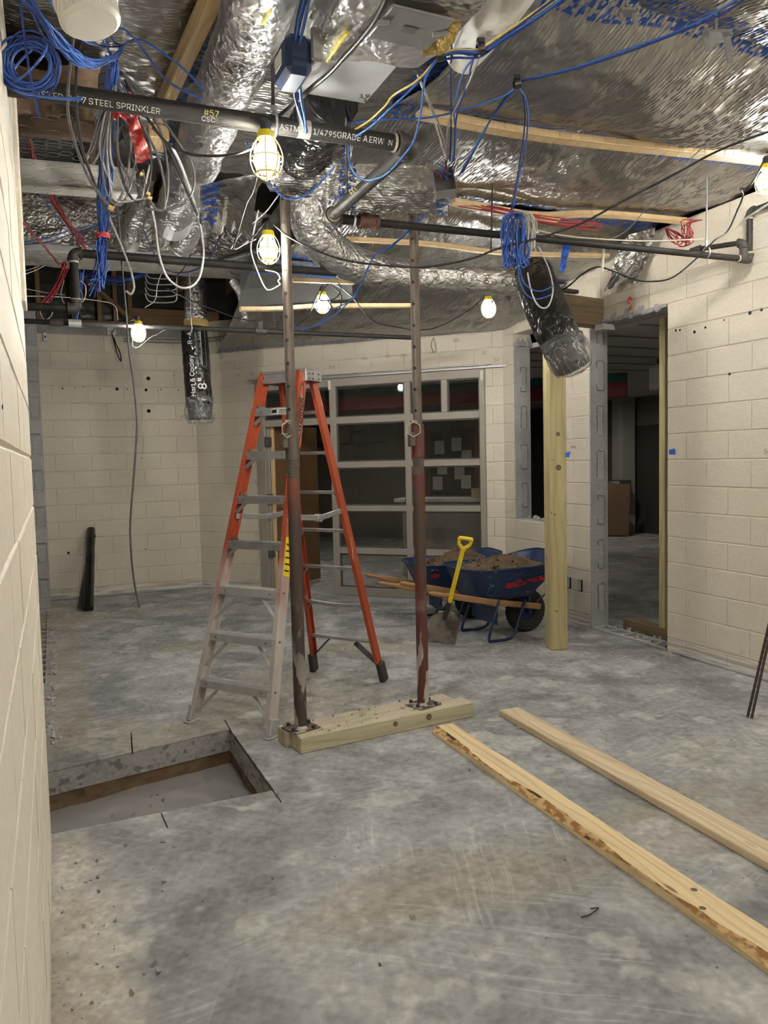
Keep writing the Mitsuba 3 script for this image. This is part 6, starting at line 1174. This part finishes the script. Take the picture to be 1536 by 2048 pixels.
bundle('blue_cable_pair', 'pair of dark blue cables hanging from the middle tie to the blue cable bunch', [[D(1036, 172, 3.4), D(1052, 200, 3.5), D(1056, 240, 3.6), D(1050, 300, 3.9), D(1038, 350, 4.1), D(1026, 420, 4.4)], [D(1034, 172, 3.4), D(1046, 190, 3.5), D(1050, 240, 3.6), D(1042, 310, 3.9), D(1030, 380, 4.1), D(1022, 420, 4.4)]], .004, ['m_cable_blue', 'm_cable_navy'], 'cable pair')
wl_ = [[D(960, 108, 2.85), D(940, 160, 3.0), D(915, 210, 3.3), D(898, 245, 3.5), D(892, 290, 3.8), D(900, 320, 4.0)], [D(835, 150, 3.0), D(855, 200, 3.3), D(875, 260, 3.6), D(886, 300, 3.8), D(894, 322, 4.0)], [D(838, 155, 3.0), D(860, 205, 3.3), D(882, 262, 3.6), D(895, 318, 4.0)]]
bundle('white_cable_run', 'white cables converging down on the metal electrical box', wl_, .0045, ['m_cable_lite', 'm_cable_ivory'])
bundle('blue_cable_run', 'blue cables hanging straight down into the metal electrical box', [[D(903, 70, 2.9), D(902, 160, 3.2), D(902, 250, 3.6), D(900, 322, 4.0)], [D(955, 108, 2.85), D(925, 150, 3.0), D(908, 220, 3.4), D(912, 270, 3.7), D(905, 322, 4.0)], [D(948, 110, 2.85), D(930, 180, 3.1), D(912, 240, 3.4), D(908, 322, 4.0)]], .004, ['m_cable_navy', 'm_cable_blue'])
for x, y, d in ((962, 98, 2.84), (879, 112, 2.84), (1034, 168, 3.38)):
    k = thing('cable_tie', {962: 'black tie clamp on the cables at the end of the cream pipe', 879: 'black tie clamp on the cables at the corner of the ceiling unit', 1034: 'black tie clamp holding the blue cables in the middle of the foil'}[x], 'cable tie', 'black cable ties'); q = D(x, y, d); add('strap', lathe([(.014, -.014), (.019, -.014), (.019, .014), (.014, .014), (.014, -.014)], q, nrm(V(1, -.3, .2)), 12), 'm_blackplastic', k); add('clip', xf(cbox(.03, .018, .02, .003), frame(q+V(0, 0, .028), V(1, -.3, 0), V(.3, 1, 0))), 'm_blackplastic', k)
# metal electrical box
eb = thing('electrical_box', 'open square metal electrical box dangling from its cables in the middle', 'electrical box'); q = D(888, 366, 4.05); bxa = nrm(V(.92, -.35, .12)); bya = nrm(V(.35, .85, -.35)); Mx = frame(q, bxa, bya)
t = .004; s = .105; h = .06
add('back', xf(cbox(s, t, .14, .001), Mx@trimesh.transformations.translation_matrix([0, h/2, 0])), 'm_galvdark', eb)
for a in (-1, 1):
    sd_ = add('side', xf(cbox(t, h, .14, .001), Mx@trimesh.transformations.translation_matrix([a*s/2, 0, 0])), 'm_galvdark', eb)
    for zz_ in (-.045, 0, .045): add('knockout', xf(lathe([(.0, 0), (.016, 0), (.016, .0025), (0, .0025)], V(0, 0, 0), (a, 0, 0), 18), Mx@trimesh.transformations.translation_matrix([a*(s/2+.001), 0, zz_])), 'm_conduit', sd_)
    add('end', xf(cbox(s, h, t, .001), Mx@trimesh.transformations.translation_matrix([0, 0, a*.07])), 'm_galvdark', eb)
for i in range(14): p0 = q+bxa*.02*R.normal()+V(0, 0, .03); add('wire', tube(spl([p0, p0-_f*.04+J(.03), p0-_f*.05+J(.045)+V(0, 0, .03)], 4), .0028, 5), ['m_cable_blue', 'm_cable_navy', 'm_cable_black', 'm_cable_red'][i % 4], eb)
# blue and white bunch on the long pipe
bn = []
for i in range(22):
    x = 1006+46*R.random(); top_ = D(1030+8*R.normal(), 425, 4.45); bn.append([top_, D(x, 432+14*R.random(), 4.4+.06*R.normal()), D(x-3+R.normal()*4, 470, 4.4+.05*R.normal()), D(x-2+R.normal()*5, 510, 4.42), D(x+4+R.normal()*4, 528+8*R.random(), 4.42), D(x+8, 500, 4.46), D(x+8+R.normal()*3, 455, 4.46)])
bundle('blue_cable_bunch', 'bunch of folded blue cables tied over the long black pipe', bn, .0040, ['m_cable_blue', 'm_cable_blue', 'm_cable_navy'], 'cable bunch')
bn = []
for i in range(14):
    x = 1046+22*R.random(); bn.append([D(1040+6*R.normal(), 422, 4.45), D(x, 428+8*R.random(), 4.43), D(x+4+R.normal()*4, 455, 4.43), D(x+6+R.normal()*6, 490+20*R.random(), 4.44)])
bundle('white_cable_bunch', 'bunch of whitish cables beside the folded blue ones', bn, .0036, ['m_cable_ivory', 'm_cable_lite'], 'cable bunch')
cable('white_cable', 'white cable loop hanging around the black hanging sleeve', [D(1055, 545, 4.9), D(1062, 580, 4.9), D(1072, 605, 4.9), D(1085, 616, 4.9), D(1098, 610, 4.9), D(1106, 580, 4.9), D(1100, 545, 4.9), D(1088, 515, 4.8), D(1078, 495, 4.6)], .005, 'm_cable_white')
bundle('blue_cable_pair', 'two blue cables with white ends looping across the black hanging sleeve', [[D(1038, 530, 4.7), D(1045, 560, 4.8), D(1062, 578, 4.9), D(1082, 582, 4.9), D(1108, 572, 4.9)], [D(1036, 530, 4.7), D(1040, 565, 4.8), D(1054, 590, 4.9), D(1075, 598, 4.9), D(1100, 590, 4.9), D(1108, 580, 4.9)]], .0045, 'm_cable_blue', 'cable pair')
cable('ivory_cable', 'long ivory cable stretched from the cable bunch to the right wall', [D(1050, 455, 4.5), D(1120, 470, 4.55), D(1200, 478, 4.6), D(1300, 482, 4.8), D(1408, 478, 5.0)], .004, 'm_cable_ivory')
cable('grey_wire', 'thin grey wire slanting down across the foil at the right', [D(1530, 130, 3.2), D(1470, 250, 3.6), D(1400, 300, 3.9), D(1330, 370, 4.3), D(1260, 455, 4.8), D(1215, 482, 4.9)], .003, 'm_cable_lite')
cable('white_rod', 'short white rod hanging under the long black pipe', [D(1209, 486, 4.9), D(1207, 510, 4.9), D(1204, 545, 4.9)], .008, 'm_cable_ivory', 'rod')
bundle('ivory_cable_pair', 'pair of ivory cables from the black cord to the right edge by the wall pipes', [[D(1452, 470, 4.9), D(1490, 440, 4.8), D(1545, 405, 4.6)], [D(1455, 466, 4.9), D(1492, 436, 4.8), D(1545, 402, 4.6)]], .004, 'm_cable_ivory', 'cable pair')
# thin hanger wires and small coils
for (a, b, lab) in (((545, 60, 3.1), (545, 240, 3.1), 'dark threaded rod hanging left of the actuator'), ((838, 470, 5.6), (838, 300, 5.2), 'thin hanger rod behind the branch pipe'), ((692, 235, 3.3), (694, 400, 4.0), 'dark hanger rod between the ceiling unit and the branch pipe'), ((985, 366, 5.0), (982, 505, 5.0), 'thin steel rod beside the cable bunch')):
    cable('hanger_rod', lab, [D(*a), (D(*a)+D(*b))/2, D(*b)], .005, 'm_fitting', 'rod')
cw = []
for i in range(4): cw.append([D(672+22*math.cos(a)+i*2, 28+20*math.sin(a)+i, 2.6) for a in np.linspace(.3*i, 2*np.pi+.3*i, 14)])
bundle('wire_coil', 'small coil of thin copper-brown wire left of the ceiling unit', cw, .0016, 'm_rustfit', 'wire coil', 4)
# cables in the dark bay
bundle('blue_cable_run', 'dark blue cables lying across the dark bay behind the drop pipe', fan([D(145, 542, 7.6), D(190, 552, 7.6), D(240, 560, 7.6), D(290, 545, 7.6), D(330, 530, 7.6)], 8, .02), .006, ['m_cable_navy', 'm_cable_blue'])
bundle('blue_cable_run', 'blue cables hanging behind the drop pipe at the left', fan([D(165, 545, 6.6), D(160, 580, 6.6), D(155, 615, 6.6), D(152, 640, 6.6)], 7, .014), .005, ['m_cable_blue', 'm_cable_navy'])
bundle('dark_cable_run', 'dark cables draped from the trunk duct down to the lamp pipe', [[D(285, 455, 6.0), D(305, 500, 6.1), D(320, 530, 6.2), D(350, 545, 6.2), D(390, 540, 6.2), D(420, 515, 6.2), D(440, 470, 6.2)], [D(385, 497, 6.2), D(372, 530, 6.3), D(350, 555, 6.3), D(330, 560, 6.3)], [D(325, 540, 6.3), D(315, 570, 6.4), D(310, 600, 6.5), D(290, 615, 6.5)], [D(330, 575, 6.6), D(380, 600, 6.6), D(430, 620, 6.6), D(490, 640, 6.6), D(560, 640, 6.6)]], .005, ['m_cable_navy', 'm_cable_black', 'm_cable_lite', 'm_cable_black'])
bundle('white_cable_run', 'pale cables slanting from the far left edge into the dark bay', [[D(40, 545, 6.8), D(70, 535, 6.9), D(100, 522, 7.0)], [D(40, 552, 6.8), D(72, 540, 6.9), D(102, 524, 7.0)], [D(40, 575, 7.0), D(90, 585, 7.2), D(130, 590, 7.3)], [D(40, 592, 7.0), D(120, 594, 7.2), D(200, 602, 7.4), D(230, 612, 7.5), D(236, 640, 7.6)], [D(128, 560, 6.6), D(122, 590, 6.6), D(135, 615, 6.6), D(155, 610, 6.6), D(165, 590, 6.6), D(145, 560, 6.6)], [D(145, 555, 6.6), D(170, 570, 6.6), D(168, 600, 6.6), D(150, 608, 6.6)], [D(95, 600, 6.9), D(80, 620, 6.9), D(90, 640, 6.9), D(105, 625, 6.9), D(95, 602, 6.9)]], .0048, ['m_cable_lite', 'm_cable_ivory'])
bundle('blue_cable_run', 'thin blue cables crossing the trunk duct from the far left', [[D(36, 490, 5.6), D(90, 485, 5.7), D(140, 470, 5.8), D(200, 450, 6.0), D(240, 430, 6.1)], [D(36, 486, 5.6), D(100, 474, 5.7), D(150, 458, 5.8), D(210, 446, 6.0)], [D(38, 330, 4.6), D(60, 360, 4.8), D(95, 410, 5.2), D(135, 455, 5.5), D(190, 500, 5.9)]], .0042, ['m_cable_navy', 'm_cable_blue'])
for i, (pts, lab) in enumerate((([(588, 430), (585, 500), (586, 590), (588, 672)], 'thin steel wire hanging behind the left shore'), ([(545, 590), (548, 640), (552, 668)], 'short thin wire left of the left shore'), ([(867, 675), (862, 690), (867, 704), (872, 698), (868, 676)], 'thin wire loop hanging on the wall above the storefront'), ([(424, 660), (434, 690), (444, 718), (444, 670)], 'thin wires hanging beside the printed sleeve'))):
    cable('hanging_wire', lab, [D(x, y, 7.2 if i != 3 else 8.3) if i != 2 else (lambda r_: EYE+r_*(((W0+WN*.014-EYE)@WN)/(r_@WN)))(ray(x, y)) for x, y in pts], .0026, 'm_cable_grey', 'wire', 'thin hanging wires')
# blue painter's tape
def tape(label, pts, dpt, n=10, txt=None):
    k = thing('blue_tape', label, 'tape', "pieces of blue painter's tape"); P4 = [np.asarray(p, float) for p in pts]
    nn_ = nrm(np.cross(P4[1]-P4[0], P4[3]-P4[0])); nn_ = nn_ if nn_@(EYE-P4[0]) > 0 else -nn_
    add('strip', grid(n, 8, lambda u, v: np.outer((1-u)*(1-v), P4[0])+np.outer(u*(1-v), P4[1])+np.outer(u*v, P4[2])+np.outer((1-u)*v, P4[3])+np.outer(dpt*np.sin(u*5)*np.sin(v*3), nn_)), 'm_bluetape', k, smooth=True)
    if txt: x_ = nrm(P4[0]-P4[1]+(P4[3]-P4[2])); y_ = nrm(P4[3]-P4[0]); y_ = nrm(y_-x_*(x_@y_)); y_ = y_ if np.cross(x_, y_)@nn_ > 0 else -y_; add('handwriting', text_on(txt, .030, (P4[1]+P4[2])/2+x_*.02-y_*.015+nn_*(dpt+.003), x_, y_, .001), 'm_blackprint', k, label='black handwriting')
tape("blue painter's tape flag with handwriting hanging from the long black pipe", [D(1128, 475, 4.85), D(1118, 538, 4.85), D(1128, 545, 4.85), D(1145, 480, 4.85)], .006, txt='DNL')
tape("small piece of blue tape on the right wall beside the doorway", [onX(1338, 908, XR-.012), onX(1338, 900, XR-.014), onX(1349, 897, XR-.02), onX(1350, 909, XR-.012)], .002)
q0 = pc_+ux*.071-uy*.0725
tape("small piece of blue tape on the right edge of the wooden post", [q0+V(0, 0, 1.585)-ux*.012, q0+V(0, 0, 1.615)-ux*.012, q0+V(0, 0, 1.625)+ux*.035, q0+V(0, 0, 1.575)+ux*.02], .002)
